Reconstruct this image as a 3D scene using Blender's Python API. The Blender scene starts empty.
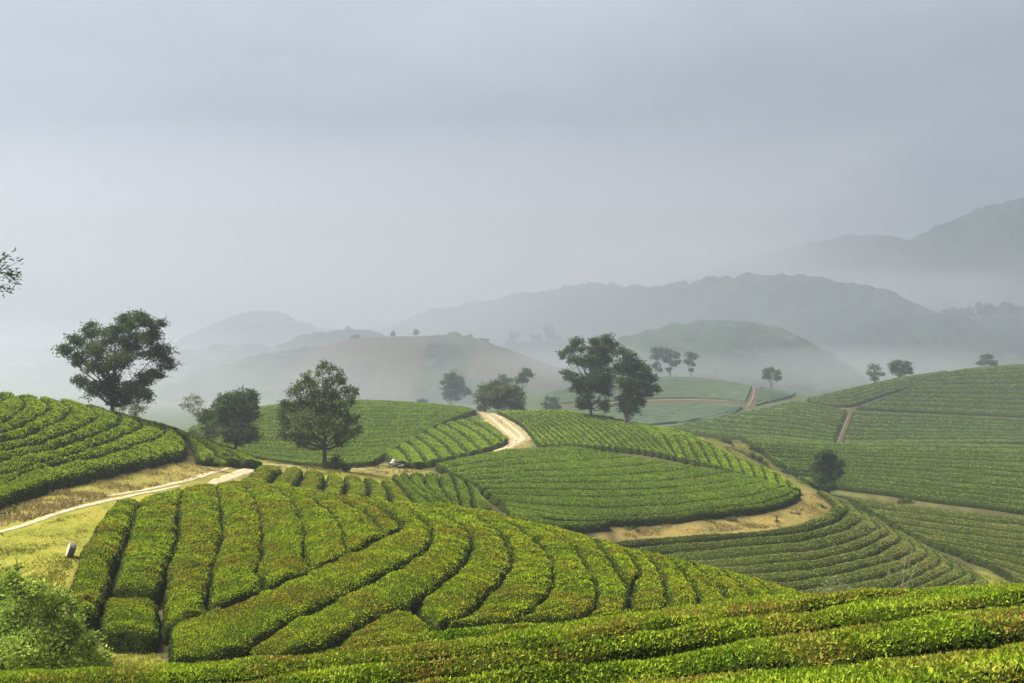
import bpy, math, random
import numpy as np
from mathutils import Vector

R0 = np.random.default_rng(7)
random.seed(7)
F = 1000.0            # focal length in photo pixels (lens 35.156 mm on a 36 mm sensor)
CX, CY = 512.0, 341.5
CZ = 40.0             # eye height above datum
sc = bpy.context.scene
COL = sc.collection

# ------------------------------------------------------------------ noise
def _hash(ix, iy, iz):
    h = (ix * 374761393 + iy * 668265263 + iz * 2147483647 + 1013904223) & 0xFFFFFFFF
    h = ((h ^ (h >> 13)) * 1274126177) & 0xFFFFFFFF
    h = ((h ^ (h >> 16)) * 2246822519) & 0xFFFFFFFF
    return ((h ^ (h >> 15)) & 0xFFFFFF) / float(0xFFFFFF)

def vnoise(p, scale=1.0, seed=0):
    q = np.asarray(p, dtype=np.float64) * scale + seed * 17.31
    i = np.floor(q).astype(np.int64); f = q - i
    f = f * f * (3 - 2 * f)
    out = 0
    for dx in (0, 1):
        wx = f[:, 0] if dx else 1 - f[:, 0]
        for dy in (0, 1):
            wy = f[:, 1] if dy else 1 - f[:, 1]
            for dz in (0, 1):
                wz = f[:, 2] if dz else 1 - f[:, 2]
                out = out + wx * wy * wz * _hash(i[:, 0] + dx, i[:, 1] + dy, i[:, 2] + dz)
    return out * 2 - 1

# ------------------------------------------------------------------ terrain: heights from surveyed points
# (bearing column, distance m, elevation row, c = point on the clipped tea top / g = bare ground)
HED = 0.85
SURV = []
def col(px, s, kind='c'):
    for d, py in s: SURV.append((px, d, py + (HED / d * F if kind == 'c' else 0)))
def pts(s, kind='c'):
    for px, py, d in s: SURV.append((px, d, py + (HED / d * F if kind == 'c' else 0)))
# slope under the viewer
col(1500, [(5, 860), (8, 700), (12, 596), (16, 565), (20, 570), (26, 640)])
col(1024, [(5, 880), (8, 708), (10, 656), (12, 618), (14, 598), (17, 590), (20, 593), (26, 640)])
col(860, [(5, 890), (8, 722), (10, 670), (12, 635), (15, 606), (18, 597), (21, 602), (26, 655)])
col(700, [(5, 895), (8, 735), (9.8, 684), (11.4, 659), (13, 641), (15, 623), (18, 609), (21, 615), (26, 670)])
col(350, [(5, 910), (8, 770), (10, 706), (12, 676), (14, 658), (16.5, 647), (19, 655), (24, 710)])
col(0, [(5, 925), (8, 800), (10, 735), (12, 702), (14, 685), (16.5, 678), (19, 687), (24, 730)])
col(-500, [(5, 940), (8, 820), (12, 720), (16.5, 690), (20, 700), (26, 730)])
# hollow between the foreground and the round hill
col(0, [(29, 690)], 'g'); col(150, [(27, 760), (30, 700)], 'g'); col(350, [(27, 755), (30, 690)], 'g')
col(600, [(30, 720)], 'g'); col(750, [(33, 730)], 'g'); col(900, [(40, 720), (55, 730), (72, 660)], 'g')
col(1024, [(40, 725), (60, 725), (80, 655), (95, 610)], 'g'); col(1500, [(40, 690), (60, 700), (80, 640), (110, 590)], 'g')
# round hill
pts([(100, 625, 34.5), (100, 580, 40), (125, 540, 47), (140, 502, 57),
     (200, 650, 32.5), (200, 610, 36.5), (210, 560, 44), (215, 510, 56), (215, 486, 67),
     (300, 640, 33.5), (300, 600, 38), (300, 560, 44.5), (300, 520, 54), (300, 497, 62), (300, 489, 68),
     (400, 630, 35), (400, 590, 40), (400, 550, 47), (400, 520, 56), (400, 505, 63), (400, 499, 68),
     (500, 622, 37), (500, 585, 42), (500, 550, 49.5), (500, 525, 58), (500, 515, 65),
     (600, 615, 39), (600, 585, 44), (600, 558, 51.5), (600, 541, 61),
     (690, 602, 42), (690, 582, 48), (700, 567, 56), (760, 596, 44.5), (755, 580, 52), (800, 594, 49), (835, 604, 47)])
pts([(300, 500, 74), (400, 513, 75), (500, 545, 78), (600, 570, 75), (700, 605, 68), (800, 640, 61), (800, 660, 72),
     (600, 592, 87), (700, 620, 78), (550, 560, 86)], 'g')
# lawn, track and left hill
pts([(0, 640, 33), (50, 610, 37), (0, 585, 41), (71, 556, 44), (0, 530, 51.5), (60, 515, 55), (100, 502, 60), (150, 488, 70),
     (200, 474, 80), (240, 466, 88), (60, 500, 60.5), (120, 482, 72), (180, 466, 83), (230, 464, 90), (-200, 520, 51), (-200, 640, 33)], 'g')
pts([(0, 480, 62), (0, 462, 65), (0, 440, 69), (0, 415, 75), (0, 394, 83), (60, 465, 68), (60, 440, 74), (60, 415, 81), (60, 400, 88),
     (113, 455, 75), (113, 435, 81), (113, 412, 92), (165, 450, 82), (165, 437, 88), (165, 426, 95), (210, 452, 89), (210, 440, 97), (255, 458, 97),
     (-200, 470, 62), (-200, 410, 75), (-200, 370, 88)])
pts([(-200, 400, 120), (0, 425, 112), (60, 440, 118), (113, 445, 118), (165, 450, 116), (230, 452, 112), (-200, 440, 170), (0, 455, 160), (113, 452, 165), (255, 470, 106)], 'g')
# saddle with the fan of hedges, lone tree, track
pts([(262, 478, 80), (265, 464, 91), (300, 470, 90), (300, 487, 78), (340, 478, 90), (345, 496, 78), (390, 482, 94), (400, 501, 81), (440, 476, 108), (440, 497, 87), (480, 498, 92)])
pts([(325, 469, 100), (290, 466, 98), (370, 470, 114), (395, 467, 121), (430, 465, 127), (480, 456, 142), (510, 446, 160), (520, 441, 168), (500, 425, 192), (483, 412, 218), (420, 470, 117)], 'g')
# hill behind the lone tree
pts([(255, 456, 128), (255, 430, 160), (262, 407, 200), (300, 460, 130), (300, 430, 165), (300, 403, 215), (350, 462, 128), (350, 430, 165), (350, 401, 222),
     (400, 455, 133), (400, 430, 168), (420, 403, 222), (440, 453, 138), (440, 430, 168), (470, 448, 147), (470, 425, 182), (470, 407, 217)])
pts([(200, 443, 128), (200, 428, 185), (150, 440, 200), (260, 425, 250), (350, 425, 270), (430, 425, 260), (490, 422, 250), (350, 428, 330), (150, 432, 330), (0, 432, 330), (-500, 430, 330)], 'g')
# oval field and the fan of rows on the knoll above it
pts([(440, 468, 120), (480, 490, 108), (515, 513, 100), (560, 520, 98), (620, 517, 102), (700, 513, 105), (760, 505, 111), (798, 494, 118), (500, 453, 142), (540, 450, 148),
     (540, 485, 116), (600, 485, 118), (600, 455, 146), (660, 485, 121), (680, 463, 141), (740, 479, 129), (700, 490, 120),
     (545, 444, 154), (500, 412, 214), (560, 409, 206), (600, 415, 192), (650, 428, 176), (690, 438, 164), (600, 432, 170), (560, 430, 176), (520, 430, 180), (730, 461, 149), (780, 480, 130), (660, 445, 160)])
pts([(560, 425, 250), (620, 432, 230), (690, 446, 200), (720, 439, 192), (755, 455, 172), (780, 470, 152), (805, 485, 138), (825, 500, 124), (828, 508, 117), (800, 510, 113), (740, 522, 107), (680, 527, 105), (620, 530, 103)], 'g')
# ring field below the bare terrace
pts([(650, 545, 99), (720, 538, 101), (720, 575, 88), (780, 530, 104), (780, 585, 86), (830, 516, 112), (830, 550, 100), (830, 585, 88), (850, 512, 124), (880, 540, 108), (880, 580, 90),
     (890, 535, 118), (930, 572, 97), (935, 556, 111), (975, 578, 104), (920, 590, 89)])
# valley side on the right
pts([(860, 513, 145), (900, 536, 130), (950, 562, 118), (1010, 583, 109)], 'g')
pts([(870, 500, 153), (900, 520, 137), (950, 520, 138), (950, 545, 122), (1024, 518, 143), (1024, 545, 124), (1024, 575, 112), (1500, 520, 145), (1500, 580, 112)])
pts([(800, 490, 160), (845, 490, 162), (890, 498, 157), (940, 504, 152), (1024, 514, 148)], 'g')
pts([(750, 439, 204), (780, 460, 182), (815, 478, 168), (840, 460, 185), (840, 444, 212), (900, 480, 166), (930, 460, 188), (930, 444, 218), (1024, 490, 160), (1024, 465, 188), (1024, 446, 222), (1500, 490, 165), (1500, 446, 222)])
pts([(700, 430, 240), (740, 420, 270), (770, 434, 238), (790, 405, 310), (835, 440, 242), (840, 420, 275), (850, 408, 302), (900, 440, 246), (900, 411, 304), (1024, 441, 252), (1024, 418, 296),
     (850, 390, 335), (900, 377, 360), (900, 395, 325), (955, 370, 370), (955, 395, 330), (1024, 364, 375), (1024, 395, 326), (1500, 340, 385), (1500, 418, 300), (1500, 440, 252)])
pts([(850, 400, 400), (900, 388, 420), (955, 384, 430), (1024, 380, 440), (1500, 365, 450), (800, 405, 370)], 'g')
# hazy knoll beyond
pts([(535, 396, 425), (560, 388, 445), (620, 377, 470), (690, 376, 470), (740, 383, 445), (780, 393, 410), (600, 405, 390), (680, 400, 395), (740, 402, 385), (600, 421, 335), (680, 421, 325), (640, 396, 405), (720, 415, 340)])
pts([(620, 388, 520), (690, 388, 520), (780, 398, 470), (540, 405, 500), (540, 428, 330), (500, 425, 330), (450, 415, 430), (350, 415, 430), (150, 412, 450), (-500, 412, 450)], 'g')
for px in (-500, -100, 150, 350, 500, 640, 800, 1024, 1500):
    SURV.append((px, 600, CY + 33 / 600 * F))

SV = np.array(SURV)
def uv(px, d): return np.stack([np.asarray(px) / 150.0, np.log(np.asarray(d)) * 5.5], -1)
_c = uv(SV[:, 0], SV[:, 1])
def _phi(r2): return 0.5 * r2 * np.log(r2 + 1e-9)
def _rbf():
    n = len(_c)
    r2 = ((_c[:, None] - _c[None]) ** 2).sum(-1)
    A = np.zeros((n + 3, n + 3)); A[:n, :n] = _phi(r2) + np.eye(n) * 0.02
    P = np.concatenate([np.ones((n, 1)), _c], 1); A[:n, n:] = P; A[n:, :n] = P.T
    b = np.zeros(n + 3); b[:n] = SV[:, 2]
    return np.linalg.solve(A, b)
_w = _rbf()
def py_exact(px, d):
    q = uv(np.clip(px, -500, 1500), d)
    out = np.empty(len(q))
    for s in range(0, len(q), 20000):
        e = q[s:s + 20000]
        r2 = ((e[:, None] - _c[None]) ** 2).sum(-1)
        out[s:s + 20000] = _phi(r2) @ _w[:-3] + _w[-3] + e @ _w[-2:]
    return out
DMIN, DMAX = 4.0, 3200.0
GPX = np.concatenate([np.arange(-1400, -100, 40), np.arange(-100, 1130, 4), np.arange(1130, 2440, 40)]).astype(float)
GL = np.linspace(math.log(DMIN), math.log(DMAX), 640)
gp, gl = np.meshgrid(GPX, GL, indexing='ij')
gd = np.exp(gl)
G = np.full(gp.shape, 0.0)
m_ = gd < 660
G[m_] = py_exact(gp[m_], gd[m_])
zr = -(G - CY) / F * gd
t_ = np.clip((gl - math.log(520)) / (math.log(650) - math.log(520)), 0, 1); t_ = t_ * t_ * (3 - 2 * t_)
zr = zr * (1 - t_) + (-33.0) * t_
GZ = zr                                   # height relative to the eye
_P3 = np.stack([(gp - CX) / F * gd, gd, GZ * 0], -1).reshape(-1, 3)
GZ = GZ + (0.05 * vnoise(_P3, 0.9, 1) + 0.12 * vnoise(_P3, 0.25, 2)).reshape(GZ.shape) * np.clip(gd / 40, 0.3, 1)
def _gi(px, d):
    px = np.clip(px, GPX[0], GPX[-1] - 1e-3); l = np.clip(np.log(d), GL[0], GL[-1] - 1e-6)
    i = np.clip(np.searchsorted(GPX, px, side='right') - 1, 0, len(GPX) - 2)
    fx = (px - GPX[i]) / (GPX[i + 1] - GPX[i])
    y = (l - GL[0]) / (GL[1] - GL[0]); j = np.clip(y.astype(int), 0, len(GL) - 2); fy = y - j
    return i, j, fx, fy
def zrel(px, d):
    i, j, fx, fy = _gi(np.asarray(px, float), np.asarray(d, float))
    return (GZ[i, j] * (1 - fx) * (1 - fy) + GZ[i + 1, j] * fx * (1 - fy) + GZ[i, j + 1] * (1 - fx) * fy + GZ[i + 1, j + 1] * fx * fy)
def gz(x, y):
    """ground height at world x, y"""
    y = np.maximum(np.asarray(y, float), DMIN)
    return zrel(np.asarray(x) / y * F + CX, y) + CZ
def inv(px, py, h, d0, d1):
    """distance at which the sight line through (px, py) meets the surface h above the ground"""
    px = np.asarray(px, float); py = np.asarray(py, float)
    dd = np.exp(np.linspace(math.log(d0), math.log(d1), 260))
    s = CY - (zrel(px[:, None].repeat(260, 1).ravel(), np.tile(dd, len(px))).reshape(len(px), 260) + h) / dd * F
    out = np.empty(len(px))
    for k in range(len(px)):
        g = s[k] - py[k]
        w = np.where((g[:-1] > 0) & (g[1:] <= 0))[0]
        if len(w):
            i = w[0]; f = g[i] / (g[i] - g[i + 1] + 1e-12); out[k] = dd[i] + f * (dd[i + 1] - dd[i])
        else:
            out[k] = dd[int(np.argmin(np.abs(g)))]
    return out
def at(px, py, h, d0, d1):
    d = inv([px], [py], h, d0, d1)[0]
    return (px - CX) / F * d, d
def pt(px, py, d): return np.array([(px - CX) / F * d, d, CZ - (py - CY) / F * d])

# ------------------------------------------------------------------ mesh helpers
def make_mesh(name, v, quads=None, tris=None, mats=(), smooth=True, midx=None, attrs=None):
    v = np.asarray(v, dtype=np.float32)
    me = bpy.data.meshes.new(name)
    nq = 0 if quads is None else len(quads); nt = 0 if tris is None else len(tris)
    me.vertices.add(len(v)); me.vertices.foreach_set('co', v.ravel())
    loops = []
    if nq: loops.append(np.asarray(quads, dtype=np.int32).ravel())
    if nt: loops.append(np.asarray(tris, dtype=np.int32).ravel())
    loops = np.concatenate(loops)
    me.loops.add(len(loops)); me.loops.foreach_set('vertex_index', loops)
    st = np.concatenate([np.arange(nq) * 4, nq * 4 + np.arange(nt) * 3]).astype(np.int32)
    me.polygons.add(nq + nt); me.polygons.foreach_set('loop_start', st)
    sm = np.asarray(smooth) if np.ndim(smooth) else np.full(nq + nt, bool(smooth))
    me.polygons.foreach_set('use_smooth', sm.astype(bool))
    for m in mats: me.materials.append(m)
    if midx is not None: me.polygons.foreach_set('material_index', np.asarray(midx, dtype=np.int32))
    if attrs:
        for k, a in attrs.items():
            at_ = me.attributes.new(k, 'FLOAT', 'POINT'); at_.data.foreach_set('value', np.asarray(a, dtype=np.float32))
    me.update(calc_edges=True)
    return me

def link(name, me, parent=None, loc=(0, 0, 0)):
    o = bpy.data.objects.new(name, me); COL.objects.link(o); o.location = loc
    if parent is not None: o.parent = parent
    return o
def tag(o, label=None, cat=None, group=None, kind=None):
    if label: o['label'] = label
    if cat: o['category'] = cat
    if group: o['group'] = group
    if kind: o['kind'] = kind
    return o
def thing(name, label, cat, loc, group=None):
    o = bpy.data.objects.new(name, None); COL.objects.link(o); o.location = loc; o.empty_display_size = 0.3
    return tag(o, label, cat, group)

def grid_quads(nu, nv):
    i, j = np.meshgrid(np.arange(nu - 1), np.arange(nv - 1), indexing='ij')
    a = (i * nv + j).ravel()
    return np.stack([a, a + nv, a + nv + 1, a + 1], -1)

def norm(a): return a / (np.linalg.norm(a, axis=-1, keepdims=True) + 1e-9)

def leaves(p, axis, size, rng, wid=0.5, fold=0.25):
    """one pointed leaf (two faces folded along the midrib) per point"""
    n = len(p); size = np.broadcast_to(np.asarray(size, float), (n,))
    axis = norm(axis); r = norm(rng.normal(size=(n, 3)))
    w = norm(np.cross(axis, r)); nn = np.cross(w, axis)
    L = size[:, None]
    base = p - axis * L * 0.35
    tip = p + axis * L * 0.65
    mid = p - axis * L * 0.02
    a = mid + w * L * wid * 0.5 + nn * L * fold * 0.4
    b = mid - w * L * wid * 0.5 + nn * L * fold * 0.4
    V = np.stack([base, a, tip, b], 1).reshape(-1, 3)
    k = np.arange(n) * 4
    T = np.concatenate([np.stack([k, k + 1, k + 2], -1), np.stack([k, k + 2, k + 3], -1)])
    return V, T

def tube(path, rad, sides=7, cap=True):
    path = np.asarray(path, float); n = len(path)
    tg = norm(np.gradient(path, axis=0)); up = np.where(np.abs(tg[:, 2:3]) > 0.9, [[1., 0, 0]], [[0, 0, 1.]])
    u = norm(np.cross(tg, up)); w = np.cross(tg, u)
    for i in range(1, n):                         # keep the frame from flipping
        u[i] = norm((u[i - 1] - tg[i] * (u[i - 1] @ tg[i]))[None])[0]; w[i] = np.cross(tg[i], u[i])
    a = np.linspace(0, 2 * math.pi, sides, endpoint=False)
    V = path[:, None] + (u[:, None] * np.cos(a)[None, :, None] + w[:, None] * np.sin(a)[None, :, None]) * np.asarray(rad)[:, None, None]
    V = V.reshape(-1, 3)
    i, j = np.meshgrid(np.arange(n - 1), np.arange(sides), indexing='ij')
    Q = np.stack([i * sides + j, i * sides + (j + 1) % sides, (i + 1) * sides + (j + 1) % sides, (i + 1) * sides + j], -1).reshape(-1, 4)
    return V, Q
class Acc:
    def __init__(s): s.v = []; s.q = []; s.t = []; s.n = 0
    def add(s, v, q=None, t=None):
        s.v.append(v)
        if q is not None: s.q.append(np.asarray(q) + s.n)
        if t is not None: s.t.append(np.asarray(t) + s.n)
        s.n += len(v); return s
    def mesh(s, name, mats, off=(0, 0, 0), smooth=True):
        return make_mesh(name, np.concatenate(s.v) - np.asarray(off), np.concatenate(s.q) if s.q else None, np.concatenate(s.t) if s.t else None, mats, smooth)
def box(cx, cy, cz, sx, sy, sz):
    v = np.array([[x, y, z] for x in (-1, 1) for y in (-1, 1) for z in (-1, 1)]) * 0.5 * [sx, sy, sz] + [cx, cy, cz]
    return v, np.array([[0, 1, 3, 2], [4, 6, 7, 5], [0, 4, 5, 1], [2, 3, 7, 6], [0, 2, 6, 4], [1, 5, 7, 3]])

def catmull(P, n):
    P = np.asarray(P, float)
    if len(P) == 2:
        t = np.linspace(0, 1, n)[:, None]; return P[0] * (1 - t) + P[1] * t
    Q = np.concatenate([[2 * P[0] - P[1]], P, [2 * P[-1] - P[-2]]])
    o = []
    for i in range(1, len(Q) - 2):
        t = np.linspace(0, 1, 24, endpoint=False)[:, None]
        a, b, c, d = Q[i - 1], Q[i], Q[i + 1], Q[i + 2]
        o.append(0.5 * ((2 * b) + (c - a) * t + (2 * a - 5 * b + 4 * c - d) * t * t + (3 * b - a - 3 * c + d) * t ** 3))
    o.append(P[-1:]); o = np.concatenate(o)
    return resample(o, n)
def resample(o, n):
    s = np.concatenate([[0], np.cumsum(np.linalg.norm(np.diff(o, axis=0), axis=1))])
    t = np.linspace(0, s[-1], n)
    return np.stack([np.interp(t, s, o[:, k]) for k in range(o.shape[1])], -1)
def smooth1(a, k):
    if k < 1: return a
    w = np.exp(-0.5 * (np.arange(-2 * k, 2 * k + 1) / k) ** 2); w /= w.sum()
    p = np.concatenate([2 * a[0] - a[1:2 * k + 1][::-1], a, 2 * a[-1] - a[-2 * k - 1:-1][::-1]]) if len(a) > 2 * k + 1 else None
    return a if p is None else np.convolve(p, w, 'valid')

# ------------------------------------------------------------------ materials
def ramp_set(r, stops):
    e = r.color_ramp.elements
    while len(e) > 1: e.remove(e[-1])
    e[0].position = stops[0][0]; e[0].color = (*stops[0][1], 1)
    for p, c in stops[1:]:
        k = e.new(p); k.color = (*c, 1)
def new_mat(name):
    m = bpy.data.materials.new(name); m.use_nodes = True
    nt = m.node_tree; nt.nodes.clear()
    out = nt.nodes.new('ShaderNodeOutputMaterial'); b = nt.nodes.new('ShaderNodeBsdfPrincipled')
    nt.links.new(b.outputs[0], out.inputs['Surface'])
    b.inputs['Roughness'].default_value = 0.8
    b.inputs['Specular IOR Level'].default_value = 0.2
    return m, nt, b, out
def noise_node(nt, scale, detail=3, rough=0.55, vec=None):
    n = nt.nodes.new('ShaderNodeTexNoise'); n.inputs['Scale'].default_value = scale
    n.inputs['Detail'].default_value = detail; n.inputs['Roughness'].default_value = rough
    if vec is not None: nt.links.new(vec, n.inputs['Vector'])
    return n
def mix_col(nt, fac, a, b, mode='MIX'):
    m = nt.nodes.new('ShaderNodeMix'); m.data_type = 'RGBA'; m.blend_type = mode
    for s, x in ((0, fac), (6, a), (7, b)):
        if hasattr(x, 'links'): nt.links.new(x, m.inputs[s])
        else: m.inputs[s].default_value = x if s == 0 else (*x, 1)
    return m.outputs[2]
def mathn(nt, op, a, b=None, clamp=False):
    m = nt.nodes.new('ShaderNodeMath'); m.operation = op; m.use_clamp = clamp
    for s, x in ((0, a), (1, b)):
        if x is None: continue
        if hasattr(x, 'links'): nt.links.new(x, m.inputs[s])
        else: m.inputs[s].default_value = x
    return m.outputs[0]

def leaf_mat(name, dark, mid, light, brown, patch=0.5, brownamt=0.35, transl=0.3, rough=0.6, rnd=0.62):
    """foliage: each leaf its own tone, patches of young and of reddish growth over the ground"""
    m, nt, b, out = new_mat(name)
    g = nt.nodes.new('ShaderNodeNewGeometry')
    n1 = noise_node(nt, patch, 4, 0.6, g.outputs['Position'])
    r = nt.nodes.new('ShaderNodeValToRGB'); ramp_set(r, [(0.0, dark), (0.5, mid), (1.0, light)])
    f = mathn(nt, 'ADD', mathn(nt, 'MULTIPLY', g.outputs['Random Per Island'], rnd), mathn(nt, 'MULTIPLY', mathn(nt, 'SUBTRACT', n1.outputs['Fac'], 0.3 - (0.62 - rnd) * 0.55), 1.25))
    nt.links.new(f, r.inputs['Fac'])
    n2 = noise_node(nt, patch * 0.55, 5, 0.65, g.outputs['Position'])
    wn = nt.nodes.new('ShaderNodeTexWhiteNoise'); wn.noise_dimensions = '1D'; nt.links.new(g.outputs['Random Per Island'], wn.inputs['W'])
    k = mathn(nt, 'MULTIPLY', mathn(nt, 'SUBTRACT', n2.outputs['Fac'], 0.44), 5.0, True)
    k = mathn(nt, 'MULTIPLY', k, mathn(nt, 'MULTIPLY', wn.outputs['Value'], brownamt * 2), True)
    c = mix_col(nt, k, r.outputs['Color'], brown)
    nt.links.new(c, b.inputs['Base Color']); b.inputs['Roughness'].default_value = rough
    b.inputs['Specular IOR Level'].default_value = 0.08
    if transl:
        t = nt.nodes.new('ShaderNodeBsdfTranslucent'); nt.links.new(c, t.inputs['Color'])
        mx = nt.nodes.new('ShaderNodeMixShader'); mx.inputs[0].default_value = transl
        nt.links.new(b.outputs[0], mx.inputs[1]); nt.links.new(t.outputs[0], mx.inputs[2]); nt.links.new(mx.outputs[0], out.inputs['Surface'])
    return m
def plain_mat(name, c1, c2, scale=6.0, rough=0.8, bump=0.0, metal=0.0, spec=0.3):
    m, nt, b, out = new_mat(name)
    g = nt.nodes.new('ShaderNodeNewGeometry')
    n = noise_node(nt, scale, 5, 0.6, g.outputs['Position'])
    r = nt.nodes.new('ShaderNodeValToRGB'); ramp_set(r, [(0.3, c1), (0.7, c2)]); nt.links.new(n.outputs['Fac'], r.inputs['Fac'])
    nt.links.new(r.outputs['Color'], b.inputs['Base Color']); b.inputs['Roughness'].default_value = rough; b.inputs['Metallic'].default_value = metal
    b.inputs['Specular IOR Level'].default_value = spec
    if bump:
        bp = nt.nodes.new('ShaderNodeBump'); bp.inputs['Strength'].default_value = bump; nt.links.new(n.outputs['Fac'], bp.inputs['Height']); nt.links.new(bp.outputs[0], b.inputs['Normal'])
    return m

M = {}
M['tea_near'] = leaf_mat('tea leaves, young flush', (0.040, 0.094, 0.003), (0.170, 0.248, 0.004), (0.37, 0.42, 0.010), (0.205, 0.115, 0.014), 0.60, 0.62, 0.30, rnd=0.42)
M['tea_fore'] = leaf_mat('tea leaves, close', (0.030, 0.082, 0.005), (0.140, 0.222, 0.008), (0.33, 0.39, 0.028), (0.23, 0.125, 0.036), 1.2, 0.60, 0.30)
M['tea_mid'] = leaf_mat('tea leaves, green', (0.050, 0.112, 0.009), (0.118, 0.205, 0.012), (0.22, 0.31, 0.020), (0.15, 0.130, 0.026), 0.30, 0.28, 0.25, rnd=0.22)
M['tea_lime'] = leaf_mat('tea leaves, fresh', (0.075, 0.145, 0.006), (0.175, 0.280, 0.010), (0.32, 0.41, 0.020), (0.19, 0.20, 0.026), 0.30, 0.15, 0.28, rnd=0.22)
M['tea_dull'] = leaf_mat('tea leaves, mature', (0.062, 0.092, 0.018), (0.130, 0.162, 0.028), (0.21, 0.235, 0.044), (0.19, 0.140, 0.048), 0.25, 0.55, 0.2, rnd=0.22)
M['tea_right'] = leaf_mat('tea leaves of the valley side', (0.058, 0.105, 0.018), (0.108, 0.178, 0.026), (0.180, 0.260, 0.038), (0.15, 0.130, 0.038), 0.22, 0.35, 0.2, rnd=0.18)
M['tea_high'] = leaf_mat('tea leaves of the upper slopes', (0.058, 0.108, 0.026), (0.105, 0.172, 0.038), (0.165, 0.235, 0.050), (0.14, 0.135, 0.05), 0.12, 0.3, 0.2, rnd=0.12)
M['tea_left'] = leaf_mat('tea leaves of the left hill', (0.040, 0.096, 0.003), (0.160, 0.250, 0.005), (0.35, 0.42, 0.012), (0.19, 0.130, 0.018), 0.60, 0.22, 0.30, rnd=0.40)
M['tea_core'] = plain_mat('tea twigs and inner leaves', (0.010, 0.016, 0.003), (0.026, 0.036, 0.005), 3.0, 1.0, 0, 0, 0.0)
M['tea_side'] = leaf_mat('old tea leaves with painted shade', (0.014, 0.030, 0.004), (0.034, 0.062, 0.008), (0.080, 0.115, 0.014), (0.07, 0.055, 0.015), 0.8, 0.3, 0.2)  # older side leaves, darkened further to paint in shade along the furrows
M['tree'] = leaf_mat('dark broadleaf foliage', (0.012, 0.032, 0.007), (0.031, 0.066, 0.011), (0.090, 0.130, 0.024), (0.095, 0.080, 0.034), 0.35, 0.25, 0.30)
M['tree_olive'] = leaf_mat('olive foliage', (0.018, 0.038, 0.008), (0.050, 0.078, 0.016), (0.125, 0.150, 0.038), (0.15, 0.125, 0.06), 0.4, 0.3, 0.30)
M['tree_pale'] = leaf_mat('pale thin foliage', (0.07, 0.095, 0.035), (0.13, 0.155, 0.065), (0.20, 0.22, 0.10), (0.17, 0.15, 0.08), 0.4, 0.4, 0.2)
M['bush'] = leaf_mat('bright bush foliage', (0.045, 0.092, 0.010), (0.165, 0.245, 0.026), (0.38, 0.46, 0.085), (0.22, 0.21, 0.05), 0.9, 0.15, 0.32)
M['bark'] = plain_mat('bark', (0.035, 0.028, 0.020), (0.085, 0.070, 0.052), 5.0, 0.9, 0.5)
M['twig'] = plain_mat('pale dry twigs', (0.20, 0.17, 0.12), (0.32, 0.28, 0.20), 5.0, 0.9)
M['grass'] = leaf_mat('grass blades', (0.070, 0.092, 0.010), (0.140, 0.150, 0.016), (0.22, 0.205, 0.030), (0.20, 0.16, 0.05), 0.25, 0.2, 0.3, rnd=0.35)
M['straw'] = leaf_mat('dry grass blades', (0.10, 0.095, 0.024), (0.20, 0.160, 0.05), (0.30, 0.235, 0.09), (0.22, 0.15, 0.06), 0.3, 0.25, 0.3, rnd=0.35)
M['track'] = plain_mat('worn pale earth', (0.17, 0.14, 0.07), (0.37, 0.31, 0.20), 2.6, 0.95, 0.3)
M['soil'] = plain_mat('trodden brown soil', (0.070, 0.060, 0.034), (0.125, 0.105, 0.062), 1.5, 0.95, 0.2)
M['earth'] = plain_mat('bare ochre earth', (0.12, 0.105, 0.035), (0.27, 0.20, 0.085), 1.9, 0.95, 0.3)

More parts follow.
